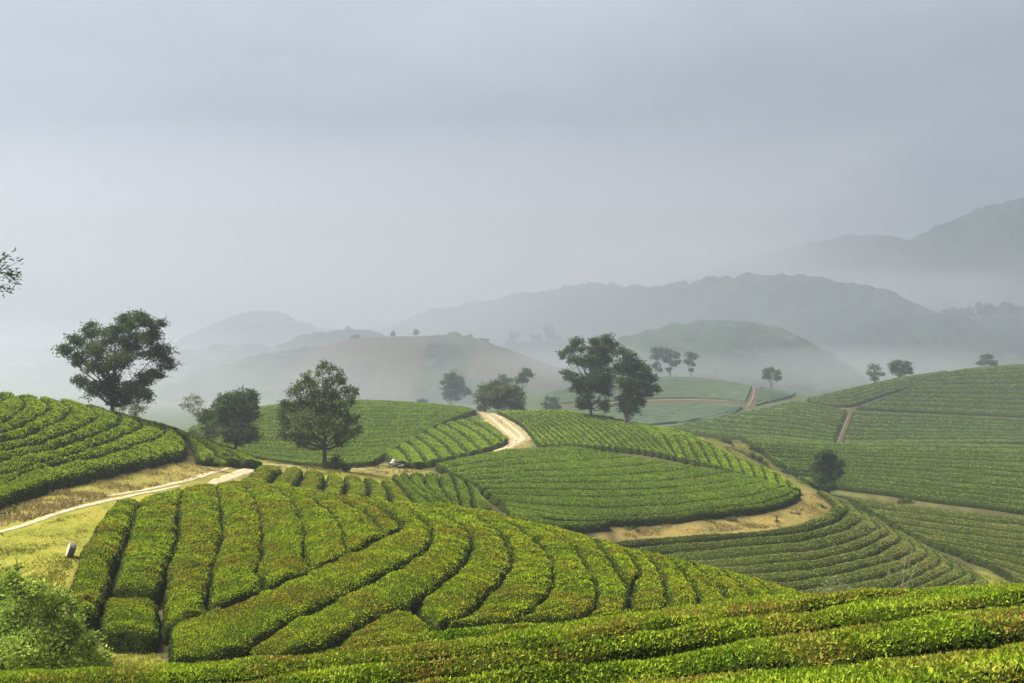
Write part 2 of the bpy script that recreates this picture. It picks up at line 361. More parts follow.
# the ground: grass, dry grass, bare soil, dark litter under the tea
def ground_mat():
    m, nt, b, out = new_mat('ground')
    g = nt.nodes.new('ShaderNodeNewGeometry')
    def attr(n):
        a = nt.nodes.new('ShaderNodeAttribute'); a.attribute_name = n; return a.outputs['Fac']
    n1 = noise_node(nt, 0.35, 6, 0.65, g.outputs['Position']); n2 = noise_node(nt, 3.0, 5, 0.7, g.outputs['Position'])
    r = nt.nodes.new('ShaderNodeValToRGB'); ramp_set(r, [(0.25, (0.055, 0.075, 0.010)), (0.42, (0.115, 0.125, 0.014)), (0.58, (0.18, 0.165, 0.024)), (0.8, (0.22, 0.16, 0.050))])
    n3 = noise_node(nt, 9.0, 4, 0.75, g.outputs['Position'])
    f = mathn(nt, 'ADD', mathn(nt, 'ADD', mathn(nt, 'MULTIPLY', n1.outputs['Fac'], 0.45), mathn(nt, 'MULTIPLY', n2.outputs['Fac'], 0.40)), mathn(nt, 'MULTIPLY', n3.outputs['Fac'], 0.15))
    f = mathn(nt, 'ADD', mathn(nt, 'MULTIPLY', mathn(nt, 'SUBTRACT', f, 0.5), 1.5), 0.5, True); nt.links.new(f, r.inputs['Fac'])
    rd = nt.nodes.new('ShaderNodeValToRGB'); ramp_set(rd, [(0.25, (0.080, 0.082, 0.018)), (0.45, (0.145, 0.115, 0.032)), (0.6, (0.185, 0.135, 0.044)), (0.8, (0.24, 0.175, 0.07))]); nt.links.new(f, rd.inputs['Fac'])
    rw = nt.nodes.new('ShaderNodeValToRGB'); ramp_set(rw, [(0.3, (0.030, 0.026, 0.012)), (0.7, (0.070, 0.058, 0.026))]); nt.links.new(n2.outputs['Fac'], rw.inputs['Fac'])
    edge = mathn(nt, 'MULTIPLY', mathn(nt, 'SUBTRACT', f, 0.5), 1.6)
    dry = mathn(nt, 'ADD', mathn(nt, 'MULTIPLY', mathn(nt, 'SUBTRACT', attr('dry'), 0.5), 2.2), mathn(nt, 'ADD', edge, 0.5), True)
    c = mix_col(nt, dry, r.outputs['Color'], rd.outputs['Color'])
    c = mix_col(nt, attr('far'), c, (0.045, 0.062, 0.024))
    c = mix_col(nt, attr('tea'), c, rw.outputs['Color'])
    nt.links.new(c, b.inputs['Base Color']); b.inputs['Roughness'].default_value = 0.95; b.inputs['Specular IOR Level'].default_value = 0.05
    bp = nt.nodes.new('ShaderNodeBump'); bp.inputs['Strength'].default_value = 0.5; bp.inputs['Distance'].default_value = 0.1
    nt.links.new(n2.outputs['Fac'], bp.inputs['Height']); nt.links.new(bp.outputs[0], b.inputs['Normal'])
    return m
M['ground'] = ground_mat()

# ------------------------------------------------------------------ tea hedges
TEA_XY = []          # where hedges stand (darkens the litter below them)
LEAFN = [0, 0]
def hedge(name, L, Rr, dwin, mat, label, group, H=HED, gap=0.12, cover=0.8, rough=0.07, seed=0, parent=None, dsm=3, flat=False, minw=0.5):
    """one clipped hedge lofted between its two edges (given as sighted bearings, found on the ground)"""
    rng = np.random.default_rng(seed + 1000)
    n = 60
    edges = []
    for E in (L, Rr):
        c = catmull(E, n)
        d = inv(c[:, 0], c[:, 1], H * 0.75, *dwin)
        d = np.exp(smooth1(np.log(d), dsm))
        edges.append(np.stack([(c[:, 0] - CX) / F * d, d], -1))
    A, B = edges
    mid = (A + B) / 2
    ln = np.linalg.norm(np.diff(mid, axis=0), axis=1).sum()
    dmean = mid[:, 1].mean()
    step = np.clip(dmean * 0.0035, 0.16, 1.2)
    m = int(np.clip(ln / step, 8, 400))
    s = np.concatenate([[0], np.cumsum(np.linalg.norm(np.diff(mid, axis=0), axis=1))])
    t = np.linspace(0, s[-1], m)
    A = np.stack([np.interp(t, s, A[:, k]) for k in (0, 1)], -1); B = np.stack([np.interp(t, s, B[:, k]) for k in (0, 1)], -1)
    w = np.linalg.norm(B - A, axis=1)
    dirn = (B - A) / (w[:, None] + 1e-9)
    c = (A + B) / 2
    # uneven clipping: the edges wander a little
    wob = vnoise(np.stack([c[:, 0], c[:, 1], np.full(m, seed * 3.7)], -1), 0.8, 5)
    wob2 = vnoise(np.stack([c[:, 0], c[:, 1], np.full(m, seed * 3.7 + 50)], -1), 0.8, 6)
    g = np.minimum(gap * (1.0 if dmean < 70 or flat else 1.6), w * (0.24 if dmean < 25 else 0.2))
    hw = np.maximum(w / 2 - g, minw * 0.25)
    wa = 0.06 if dmean < 100 else 0.03
    endd = np.minimum(t - t[0], t[-1] - t)
    er = min(0.45, ln * 0.2)
    ef = np.sqrt(np.clip(1 - (1 - np.clip(endd / er, 0, 1)) ** 2, 0, 1))
    hwL = hw * (0.55 + 0.45 * ef) + wob * (g * 0.5 + wa); hwR = hw * (0.55 + 0.45 * ef) + wob2 * (g * 0.5 + wa)
    r = np.minimum(0.30 if dmean < 25 else 0.45, hw * 0.75) if dmean < 70 or flat else hw * 0.85
    prof = [(0, 0.0), (0.03, 0.36), (0.12, 0.66), (0.38, 0.88), (1.0, 1.0)]
    cols = []; hts = []
    for e, h in prof:
        cols.append(c - dirn * (hwL - e * r)[:, None]); hts.append(np.full(m, h))
    for f in (0.35, 0.65):
        a = c - dirn * (hwL - r)[:, None]; b = c + dirn * (hwR - r)[:, None]
        cols.append(a * (1 - f) + b * f); hts.append(np.full(m, 1.05))
    for e, h in prof[::-1]:
        cols.append(c + dirn * (hwR - e * r)[:, None]); hts.append(np.full(m, h))
    XY = np.stack(cols, 1); HT = np.stack(hts, 1) * (H * (0.12 + 0.88 * ef))[:, None]
    nv = XY.shape[1]
    z = gz(XY[..., 0].ravel(), XY[..., 1].ravel()).reshape(m, nv)
    V = np.stack([XY[..., 0], XY[..., 1], z + HT], -1).reshape(-1, 3)
    hh = np.clip(HT.ravel() / H, 0, 1)[:, None]
    amp = rough * (1.75 if 25 < dmean < 75 else 0.9)
    dn = np.stack([vnoise(V, 1.7, 11 + k) for k in range(3)], -1) * amp * 0.9 + np.stack([vnoise(V, 4.5, 21 + k) for k in range(3)], -1) * amp * 0.6
    V = V + dn * (0.25 + 0.75 * hh)
    V[:, 2] += vnoise(V * [1, 1, 0], 0.45, 9) * 0.07 * hh[:, 0]
    V.reshape(m, nv, 3)[:, [0, -1], 2] = z[:, [0, -1]] - 0.12
    Q = grid_quads(m, nv)
    caps = [[i for i in range(nv)], [(m - 1) * nv + i for i in range(nv)][::-1]]
    ct = []
    for cp in caps:
        for i in range(1, nv - 1): ct.append([cp[0], cp[i + 1], cp[i]])
    TEA_XY.append(c); TEA_XY.append((A * .75 + B * .25)); TEA_XY.append((A * .25 + B * .75)); TEA_XY.append(A); TEA_XY.append(B)
    # leaves over the shell, the size one can make out from here
    P = V[Q]; cr = np.cross(P[:, 2] - P[:, 0], P[:, 3] - P[:, 1]); ar = np.linalg.norm(cr, axis=1) * 0.5; nr = norm(cr)
    if nr[:, 2].sum() < 0:
        nr = -nr; Q = Q[:, ::-1]; P = V[Q]
    cen = P.mean(1); ls = np.clip(cen[:, 1] * (0.0019 if dmean < 75 else 0.00115), 0.048, 0.4)
    view = norm(np.array([0, 0, CZ + 1.5]) - cen); fac = (nr * view).sum(1)
    wgt = ar / ls ** 2 * np.where(fac > -0.15, 1.0, 0.25)
    N = int(wgt.sum() * cover * 1.5)
    LEAFN[0] += N
    idx = rng.choice(len(Q), N, p=wgt / wgt.sum())
    uu = rng.random((N, 1)); vv = rng.random((N, 1)); q = P[idx]
    pp = (q[:, 0] * (1 - uu) + q[:, 1] * uu) * (1 - vv) + (q[:, 3] * (1 - uu) + q[:, 2] * uu) * vv
    l = ls[idx] * rng.uniform(0.7, 1.45, N)
    ax = norm(nr[idx] * (0.55 if dmean < 75 else 0.30) + rng.normal(size=(N, 3)) * 0.55 + [0, 0, 0.25 if dmean < 75 else 0.10])
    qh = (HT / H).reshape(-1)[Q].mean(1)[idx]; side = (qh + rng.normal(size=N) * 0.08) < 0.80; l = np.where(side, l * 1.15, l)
    LV, LT = leaves(pp + ax * (l * 0.2)[:, None], ax, l, rng, 0.55)
    nq = len(Q); nt0 = len(ct)
    off = np.array([c[m // 2, 0], c[m // 2, 1], gz(c[m // 2, 0], c[m // 2, 1])])
    VV = np.concatenate([V, LV]) - off
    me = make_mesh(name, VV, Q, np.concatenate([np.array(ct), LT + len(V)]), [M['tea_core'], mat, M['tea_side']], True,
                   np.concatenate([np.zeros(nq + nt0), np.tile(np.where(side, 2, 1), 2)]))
    o = link(name, me, parent, off)
    if label: tag(o, label, 'tea hedge', group)
    return o

def interp_guides(guides, t):
    """guides: list of (t, polyline); returns the polyline at fraction t"""
    gs = [(k, catmull(p, 24)) for k, p in guides]
    for (a, p), (b, q) in zip(gs[:-1], gs[1:]):
        if t <= b + 1e-9:
            f = (t - a) / (b - a); return p * (1 - f) + q * f
    return gs[-1][1]

ORD = ['first', 'second', 'third', 'fourth', 'fifth', 'sixth', 'seventh', 'eighth', 'ninth', 'tenth', 'eleventh', 'twelfth', 'thirteenth', 'fourteenth',
       'fifteenth', 'sixteenth', 'seventeenth', 'eighteenth', 'nineteenth', 'twentieth', 'twenty-first', 'twenty-second', 'twenty-third', 'twenty-fourth',
       'twenty-fifth', 'twenty-sixth', 'twenty-seventh', 'twenty-eighth', 'twenty-ninth', 'thirtieth']
SEED = [10]
def field(bounds, dwin, mat, group, label, **kw):
    """bounds: the furrows in order; one hedge between each two neighbours"""
    n = len(bounds) - 1
    for i in range(n):
        SEED[0] += 1
        lab = label(i, n) if callable(label) else label.format(ORD[i])
        hedge('tea_hedge', bounds[i], bounds[i + 1], dwin, mat, lab, group, seed=SEED[0], **kw)
def auto(guides, n, jit=0.0):
    rng = np.random.default_rng(n * 7 + len(guides))
    ts = np.linspace(0, 1, n + 1); ts[1:-1] += rng.uniform(-jit, jit, n - 1) / n
    return [interp_guides(guides, t) for t in ts]

# --- the slope under the viewer: rows running down to the left
fg = [
    [(-220, 683), (0, 675), (170, 666), (400, 645), (560, 627), (700, 610), (860, 598), (1024, 590), (1180, 584), (1420, 574)],
    [(-220, 698), (0, 689), (190, 679), (400, 659), (560, 638), (640, 626), (720, 616), (900, 602), (1024, 592.5), (1180, 586.5), (1420, 577)],
    [(-220, 716), (0, 706), (200, 694), (330, 683), (470, 665), (580, 652), (660, 645), (777, 627), (880, 613), (1024, 597), (1180, 589), (1420, 582)],
    [(-220, 750), (0, 738), (200, 722), (400, 700), (560, 678), (660, 663), (706, 657), (795, 645), (845, 637), (905, 628), (966, 623), (1024, 616), (1180, 603), (1420, 590)],
    [(-220, 790), (0, 776), (250, 750), (480, 716), (706, 684), (860, 675), (937, 667), (1024, 654), (1180, 632), (1420, 606)],
    [(-220, 850), (0, 834), (250, 808), (480, 780), (706, 752), (860, 738), (1024, 716), (1180, 690), (1420, 655)],
]
fgl = ['topmost dewy tea hedge of the nearest slope, its far edge against the valley',
       'tea hedge next below the topmost one on the nearest slope, patched with brown leaves',
       'middle tea hedge of the nearest slope, with dark gaps on both sides',
       'tea hedge on the nearest slope running out of the bottom edge beside the lowest one',
       'lowest and closest tea hedge, in the bottom right corner of the view']
field(fg, (6, 21), M['tea_fore'], 'close tea hedges on the slope under the viewer', lambda i, n: fgl[i], H=0.88, gap=0.42, cover=2.3, rough=0.06)

# --- the round hill: short rows on its left top, long rows bending round them
ga = [(75, 588), (60, 581), (78, 560), (87, 535), (116, 501), (122, 498)]
ga = [(74, 618), (68, 604), (67, 590), (77, 560), (90, 532), (116, 502)]
gab = [(97, 622), (98, 612), (104, 598), (112, 580), (117, 560), (131, 527), (141, 501)]
gbc = [(160, 602), (164, 585), (168, 565), (176, 540), (178, 510), (183, 490)]
gcd = [(209, 612), (208, 590), (214, 565), (221, 542), (222, 515), (216, 487)]
gde = [(267, 592), (257, 577), (261, 560), (261, 527), (255, 503), (238, 484)]
gef = [(314, 572), (304, 560), (304, 543), (301, 522), (290, 502), (262, 486)]
gfg = [(347, 556), (346, 548), (340, 530), (330, 514), (310, 501), (280, 489)]
ggh = [(386, 538), (378, 528), (368, 518), (352, 508), (320, 496)]
NH = 'tea hedges on the near round hill'
NW = (30, 73)
def nh(L, R, label, **kw):
    SEED[0] += 1; hedge('tea_hedge', L, R, NW, kw.pop('mat', M['tea_near']), label, NH, seed=SEED[0], cover=1.1, flat=True, **{**dict(gap=0.075), **kw})
nh(ga, gab, 'leftmost short tea hedge on the round hill, beside the lawn and the round log')
gbc2 = [(105, 594), (112, 580), (117, 560), (131, 527), (141, 501)]
nh([(110, 590), (113, 578), (118, 560), (131, 527), (141, 501)], [(157, 596), (164, 580), (168, 565), (176, 540), (178, 510), (183, 490)], 'second short tea hedge from the lawn, brightest top, ending above a separate block')
nh([(104, 633), (99, 618), (106, 598)], [(159, 637), (162, 622), (158, 601)], 'stubby tea hedge block at the low end of the second short row, over bare soil', gap=0.08)
nh([(164, 630), (163, 618), (161, 602), (164, 585), (168, 565), (176, 540), (178, 510), (183, 490)], [(208, 615), (208, 590), (214, 565), (221, 542), (222, 515), (216, 487)], 'third short straight tea hedge from the lawn on the round hill')
nh(gcd, gde, 'fourth short tea hedge from the lawn, its low end meeting the long bent row')
nh(gde, gef, 'fifth short tea hedge from the lawn, browned at its lower end')
nh(gef, gfg, 'sixth short tea hedge from the lawn on the round hill')
nh(gfg, ggh, 'seventh short tea hedge from the lawn, reddish brown at its rounded low end')
nh(ggh, [(400, 531), (396, 524), (384, 515), (365, 507)], 'smallest tea hedge, a bright wedge inside the bend of the long rows')
up1 = [(162, 630), (210, 615), (267, 595), (313, 574), (348, 558), (387, 538), (403, 531), (405, 523), (390, 513), (362, 505), (318, 493), (262, 483), (225, 482)]
b12 = [(168, 664), (205, 658), (248, 648), (290, 626), (330, 606), (357, 590), (385, 577), (415, 561), (431, 546), (432, 533), (425, 521), (402, 511), (365, 503), (315, 496), (240, 487)]
up1f = [(170, 625), (210, 614), (267, 594), (313, 573), (348, 557), (385, 540), (402, 531), (400, 521), (385, 512), (355, 503), (310, 493), (245, 483)]
nh(up1f, b12, 'longest bent tea hedge wrapping the low ends of the short rows', dsm=2)
b23 = [(250, 662), (300, 652), (347, 637), (380, 617), (412, 605), (427, 594), (452, 575), (470, 555), (471, 541), (462, 527), (442, 516), (405, 508), (360, 500)]
nh([(245, 655), (270, 640), (290, 627), (330, 607), (357, 591), (385, 578), (415, 562), (431, 547), (432, 534), (425, 522), (402, 512), (372, 505), (330, 498)], b23, 'second long bent tea hedge outward from the short rows', dsm=2)
b34 = [(437, 630), (462, 620), (487, 597), (507, 578), (513, 562), (507, 545), (495, 530), (478, 521), (450, 513), (410, 505)]
nh([(415, 612), (428, 595), (452, 576), (470, 556), (471, 542), (462, 528), (442, 517), (405, 508)], b34, 'third long bent tea hedge outward, with a dark hole at its low end', dsm=2)
nh([(330, 650), (352, 636), (384, 617)], [(425, 650), (434, 634), (420, 615)], 'small round-ended tea hedge at the foot of the hill below the long bends')
b45 = [(515, 625), (541, 605), (553, 585), (553, 567), (540, 547), (520, 531), (497, 520), (462, 511)]
nh(b34, b45, 'fourth long bent tea hedge outward from the short rows, plain green', dsm=2)
b56 = [(588, 622), (595, 605), (596, 590), (588, 572), (575, 552), (555, 537), (530, 525), (500, 516)]
nh(b45, b56, 'fifth long bent tea hedge outward from the short rows', dsm=2)
b67 = [(628, 620), (628, 600), (627, 586), (613, 566), (597, 547), (577, 534), (545, 522)]
nh(b56, b67, 'sixth long tea hedge outward, its right furrow kinked half way down', dsm=2)
nh([(630, 584), (614, 564), (599, 545), (580, 533)], [(638, 575), (628, 559), (613, 545), (596, 536)], 'short tea wedge squeezed between the sixth and seventh long rows', gap=0.06)
b78 = [(667, 618), (667, 600), (664, 584), (657, 569), (641, 554), (618, 543), (592, 534)]
nh([(630, 620), (631, 600), (634, 585), (640, 574), (630, 559), (615, 545), (590, 533), (570, 526)], b78, 'seventh long tea hedge outward, right of the short wedge', dsm=2)
b89 = [(702, 615), (699, 600), (692, 586), (682, 572), (665, 559), (642, 549), (610, 538)]
b910 = [(735, 612), (728, 600), (716, 586), (700, 572), (676, 559), (645, 548.5), (618, 540)]
b1011 = [(765, 610), (752, 599), (735, 584), (713, 571), (686, 560), (655, 551)]
b1112 = [(792, 610), (779, 600), (756, 585), (731, 573), (702, 563), (675, 556)]
b1213 = [(815, 608), (804, 599), (772, 585), (744, 574), (715, 565), (690, 559)]
b1314 = [(840, 610), (818, 602), (790, 591), (760, 579), (728, 569.5), (700, 562)]
b1415 = [(862, 612), (838, 605), (806, 595), (772, 581.5), (738, 570.5), (706, 562)]
for a, b, l in ((b78, b89, 'eighth long tea hedge outward, next right of the wedge rows'), (b89, b910, 'ninth long tea hedge outward on the falling right shoulder of the round hill'),
                (b910, b1011, 'tenth long tea hedge outward on the right shoulder of the round hill'), (b1011, b1112, 'fourth tea hedge from the right-hand tip of the round hill'),
                (b1314, b1415, 'thin sliver of tea hedge ending the round hill, lowest at its right foot'), (b1112, b1213, 'last narrow tea hedge but one at the right-hand tip of the round hill'), (b1213, b1314, 'long narrow tea hedge on the right skyline of the round hill')):
    nh(a, b, l, gap=0.09, dsm=2)

# --- left hill
LH = 'tea hedges on the left hill with the tree'
s0 = [(-120, 520), (-60, 516), (0, 500), (32, 489), (67, 479), (107, 469), (150, 461), (178, 455), (187, 447), (180, 436), (163, 425), (146, 417)]
g1 = [(-120, 510), (-60, 503), (0, 489), (22, 476), (50, 468), (95, 458), (130, 449), (160, 439), (165, 432), (153, 424), (136, 416)]
g2 = [(-120, 496), (-60, 490), (0, 477), (50, 462), (100, 446), (130, 436), (141, 428), (136, 420), (120, 413)]
g3 = [(-120, 484), (-60, 477), (0, 463), (50, 450), (90, 438), (115, 427), (120, 420), (113, 414), (98, 408)]
g4 = [(-120, 474), (-60, 467), (0, 453), (40, 444), (75, 431), (95, 420), (96, 414), (87, 409), (75, 404)]
g5 = [(-120, 464), (-60, 457), (0, 444), (35, 434), (60, 423), (71, 413), (69, 408), (58, 402)]
g6 = [(-120, 452), (-60, 446), (0, 434), (25, 425), (45, 414), (49, 408), (43, 402), (35, 398)]
g7 = [(-120, 440), (-60, 434), (0, 424), (15, 416), (25, 407), (22, 401), (15, 396)]
g8 = [(-120, 426), (-60, 420), (-15, 410), (2, 403), (3, 397), (-4, 392)]
g9 = [(-120, 412), (-60, 404), (-35, 397), (-30, 391)]
lhl = ['lowest tea hedge of the left hill, its leafy front above the dry bank', 'second', 'third', 'fourth', 'fifth', 'sixth', 'seventh', 'eighth', 'ninth']
field([s0, g1, g2, g3, g4, g5, g6, g7, g8, g9], (55, 97), M['tea_left'], LH,
           lambda i, n: lhl[0] if i == 0 else ('highest visible tea hedge at the left edge of the left hill' if i == 8 else lhl[i] + ' tea hedge up from the dry bank on the left hill'), cover=1.0, dsm=2, flat=True, gap=0.09)
s1 = [(193, 457), (191, 446), (180, 434), (163, 423), (150, 417)]
s2 = [(222, 460), (206, 447), (187, 435), (168, 424), (155, 418)]
s3 = [(243, 462), (222, 449), (197, 436), (174, 424), (160, 418)]
s4 = [(264, 463), (241, 449), (208, 435), (180, 423.5), (165, 418)]
field([s1, s2, s3, s4], (72, 102), M['tea_left'], LH, lambda i, n: ['tea hedge running down the nose of the left hill, nearest the dry bank', 'middle tea hedge of three down the nose of the left hill', 'skyline tea hedge sloping right down the nose of the left hill'][i], cover=1.0, dsm=2)

# --- fan of short rows in the saddle
FN = 'short fanned tea hedges below the lone tree'
fan = [
    [(232, 486), (247, 474), (257, 464)], [(262, 494), (272, 480), (285, 469)], [(289, 499), (300, 480), (304, 470)], [(314, 504), (324, 485), (326, 474)],
    [(338, 507), (346, 486), (341, 476)], [(362, 509), (369, 488), (361, 478)], [(388, 512), (389, 492), (379, 482)], [(424, 515), (404, 491), (390, 478)]]
field(fan, (70, 112), M['tea_near'], FN, lambda i, n: ORD[i] + ' short tea hedge of the fan, counted from the forked wheel tracks', cover=0.9)
fan2 = [[(425, 515), (405, 491), (391, 477)], [(448, 513), (413, 491), (398, 475)], [(452, 510), (412, 484), (409, 474)], [(452, 508), (427, 488), (424, 474)], [(456, 509), (441, 488), (439, 474)], [(462, 510), (455, 486), (452, 477)], [(474, 511), (470, 490), (464, 482)], [(497, 512), (482, 494), (474, 486)]]
field(fan2, (72, 122), M['tea_mid'], FN, lambda i, n: ORD[i] + ' short tea hedge of the fan, counted rightward from where the fan turns', cover=0.9, minw=0.3)

# --- oval field
OV = 'tea hedges of the oval field'
og = [(0, [(434, 465), (470, 457), (505, 450.5), (540, 448), (572, 447)]),
      (0.55, [(477, 487), (540, 486), (600, 487), (660, 486), (710, 481), (748, 476)]),
      (0.93, [(505, 508), (560, 517), (620, 519), (690, 514), (750, 507), (790, 499), (800, 493)]), (1.0, [(510, 514), (560, 521), (620, 521), (690, 517), (755, 509), (795, 502), (801, 494)])]
field(auto(og, 10, 0.15), (92, 160), M['tea_mid'], OV, lambda i, n: 'uppermost tea hedge of the oval field, beside the road bend' if i == 0 else ('lowest tea hedge of the oval field, above the bare terrace' if i == n - 1 else ORD[i] + ' tea hedge below the upper edge of the oval field'), cover=0.75, gap=0.10, flat=True)
SEED[0] += 1
hedge('tea_hedge', [(508, 514), (560, 521.5), (609, 521.5)], [(512, 519), (560, 527.5), (611, 525)], (90, 112), M['tea_mid'], 'short extra tea hedge under the low left edge of the oval field', OV, seed=SEED[0], cover=0.8, gap=0.05)

# --- band of slanted rows on the knoll
BD = 'slanted tea hedges on the knoll with the twin trees'
Bt = catmull([(540, 447), (570, 445.5), (600, 448), (640, 451), (677, 458), (720, 468), (755, 480), (790, 489), (801, 491)], 200)
prs = [(540, 497), (570, 508), (600, 536), (640, 577), (677, 620), (720, 676), (755, 730), (790, 781), (801, 801)]
Ct = catmull([(497, 411), (530, 409), (560, 409), (600, 415), (640, 424), (675, 433), (702, 445), (730, 457), (755, 466), (780, 477), (801, 490)], 200)
xs = np.concatenate([np.linspace(540, 677, 20), np.linspace(677, 801, 12)[1:]])
bb = []
for x in xs:
    yb = np.interp(x, Bt[:, 0], Bt[:, 1]); cx_ = np.interp(x, [p[0] for p in prs], [p[1] for p in prs]); yc = np.interp(cx_, Ct[:, 0], Ct[:, 1])
    bow = 0.10 if x < 677 else 0.22
    mx, my = (x + cx_) / 2, (yb + yc) / 2
    bb.append([(cx_, yc), (mx + (yb - yc) * bow, my - (yb - yc) * bow), (x, yb)])
field(bb, (110, 220), M['tea_lime'], BD, lambda i, n: 'leftmost slanted tea hedge on the knoll, along the pale road' if i == 0 else ('rightmost little tea hedge at the tip of the knoll' if i == n - 1 else ORD[i] + ' slanted tea hedge from the road on the twin-tree knoll'), cover=0.75, gap=0.11, minw=0.3)
bk = auto([(0, [(640, 427), (668, 438), (690, 446)]), (1, [(662, 427.5), (690, 434), (703, 444)])], 4)
field(bk, (160, 200), M['tea_lime'], BD, lambda i, n: ['', 'inner ', 'middle ', 'last '][i] + 'rear tea hedge by the yellow dry patch behind the knoll' if i else 'first rear tea hedge behind the right shoulder of the twin-tree knoll', cover=0.75, gap=0.11, minw=0.3)

# --- lime field beside the road
lt = [(380, 455), (392, 444), (403, 439.5), (414, 436), (424, 432), (434, 428), (444, 424), (454, 421), (464, 418.5), (476, 416.5)]
lb = [(396, 465.5), (411, 464.5), (426, 463), (441, 460), (455, 457), (468, 454), (480, 450.5), (493, 446.5), (503, 443), (508, 439)]
lf = [[t_, ((t_[0] + b_[0]) / 2 + 2, (t_[1] + b_[1]) / 2 - 1.5), b_] for t_, b_ in zip(lt, lb)]
field(lf, (118, 215), M['tea_lime'], 'bright tea hedges between the road and the middle hill', lambda i, n: 'bright short tea hedge right behind the parked motorbike' if i == 0 else ('last bright tea hedge inside the bend of the pale road' if i == n - 1 else ORD[i] + ' bright tea hedge rightward from the parked motorbike'), cover=0.8, gap=0.10)

# --- middle hill
mg = [(0, [(188, 430), (215, 419), (252, 408.5), (290, 403.5), (350, 401), (430, 403.5), (470, 406), (477, 411)]), (0.5, [(205, 438), (254, 433), (300, 431), (350, 431), (400, 431), (436, 427)]), (1, [(230, 452), (256, 458), (300, 464), (340, 467), (374, 462)])]
field(auto(mg, 16, 0.2), (118, 235), M['tea_mid'], 'level tea hedges on the middle hill behind the lone tree', lambda i, n: 'skyline tea hedge along the top of the middle hill' if i == 0 else ('lowest tea hedge of the middle hill, beside the sandy track' if i == n - 1 else ORD[i] + ' level tea hedge down from the top of the middle hill'), cover=0.7, gap=0.12, flat=True)

# --- rings below the bare terrace
rr = [
    [(580, 547), (622, 540), (680, 535), (735, 533), (768, 530), (798, 523), (824, 514), (833, 507), (829, 498), (815, 489)],
    [(590, 556), (640, 546), (690, 542), (740, 538), (768, 536), (805, 531.5), (838, 522), (849, 514), (846, 506), (833, 497)],
    [(615, 562), (660, 553), (710, 549), (768, 545), (805, 540), (843, 532), (863, 523.5), (866, 516), (851, 506)],
    [(680, 560), (720, 558), (768, 554.5), (818, 549), (855, 540), (878, 531), (876, 523), (855, 509)],
    [(700, 568), (735, 566.5), (768, 564), (818, 559), (863, 547.5), (885, 537), (886, 529), (867, 515)],
    [(720, 576), (760, 573.5), (818, 567.5), (868, 556.5), (897, 543), (898, 534), (878, 520)],
    [(740, 584), (780, 582), (818, 577), (868, 567), (909, 555), (912, 545), (890, 527)],
    [(770, 592), (830, 585.5), (880, 577), (918, 562), (927, 552), (909, 537)],
    [(800, 600), (843, 596), (893, 587), (930, 570), (940, 560), (924, 546)],
    [(850, 604), (905, 592), (938, 577.5), (953, 567), (935, 551)],
    [(890, 604), (930, 591), (953, 580.5), (965, 573.5), (945, 556)],
    [(920, 604), (953, 589), (974, 581), (957, 561.5)],
    [(945, 604), (975, 588), (990, 583), (970, 568)]]
field(rr, (80, 140), M['tea_dull'], 'curved tea hedges ringing the knoll below the bare terrace', lambda i, n: 'innermost ring tea hedge, its top along the bare terrace' if i == 0 else ('outermost ring tea hedge on the valley floor' if i == n - 1 else ORD[i] + ' curved ring tea hedge outward from the bare terrace'), cover=0.8, gap=0.09, dsm=2)

# --- valley side on the right, lower terrace
qq = [
    [(845, 496), (888, 501), (923, 506), (968, 512), (1024, 516), (1100, 522)], [(863, 507), (918, 514), (968, 520), (1024, 525), (1100, 531)],
    [(875, 514), (943, 524), (985, 529), (1024, 534), (1100, 541)], [(888, 522), (930, 529), (985, 537), (1024, 541), (1100, 548)],
    [(905, 531), (955, 539), (990, 545), (1024, 549), (1100, 556)], [(926, 541), (968, 548), (1000, 553), (1024, 557), (1100, 564)],
    [(955, 551), (990, 558), (1010, 562), (1024, 566), (1100, 574)], [(985, 562), (1010, 569), (1024, 575), (1100, 584)], [(1010, 575), (1024, 583), (1060, 590), (1100, 596)]]
field(qq, (100, 160), M['tea_dull'], 'dull tea hedges stepping down the right valley side', lambda i, n: 'top dull tea hedge under the sandy strip on the right valley side' if i == 0 else ('lowest dull tea hedge at the right edge near the valley floor' if i == n - 1 else ORD[i] + ' dull tea hedge below the sandy strip on the right'), cover=0.75, gap=0.12, H=0.95)

# --- right field above the sandy strip
rf = [(0, [(740, 437), (768, 438.5), (805, 442.5), (900, 444), (1024, 444.5), (1100, 445)]), (0.5, [(775, 461), (805, 463), (850, 465), (900, 467), (1024, 475), (1100, 478)]),
      (1, [(812, 484), (850, 488), (893, 493), (930, 499), (988, 506), (1024, 511), (1100, 516)])]
field(auto(rf, 13, 0.2), (140, 232), M['tea_right'], 'level tea hedges of the right-hand field', lambda i, n: 'uppermost tea hedge of the right-hand field, below the upper slopes' if i == 0 else ('lowest tea hedge of the right-hand field, dark front on the sandy strip' if i == n - 1 else ORD[i] + ' level tea hedge down the right-hand field beside the lone dark bush'), cover=0.55, gap=0.13)

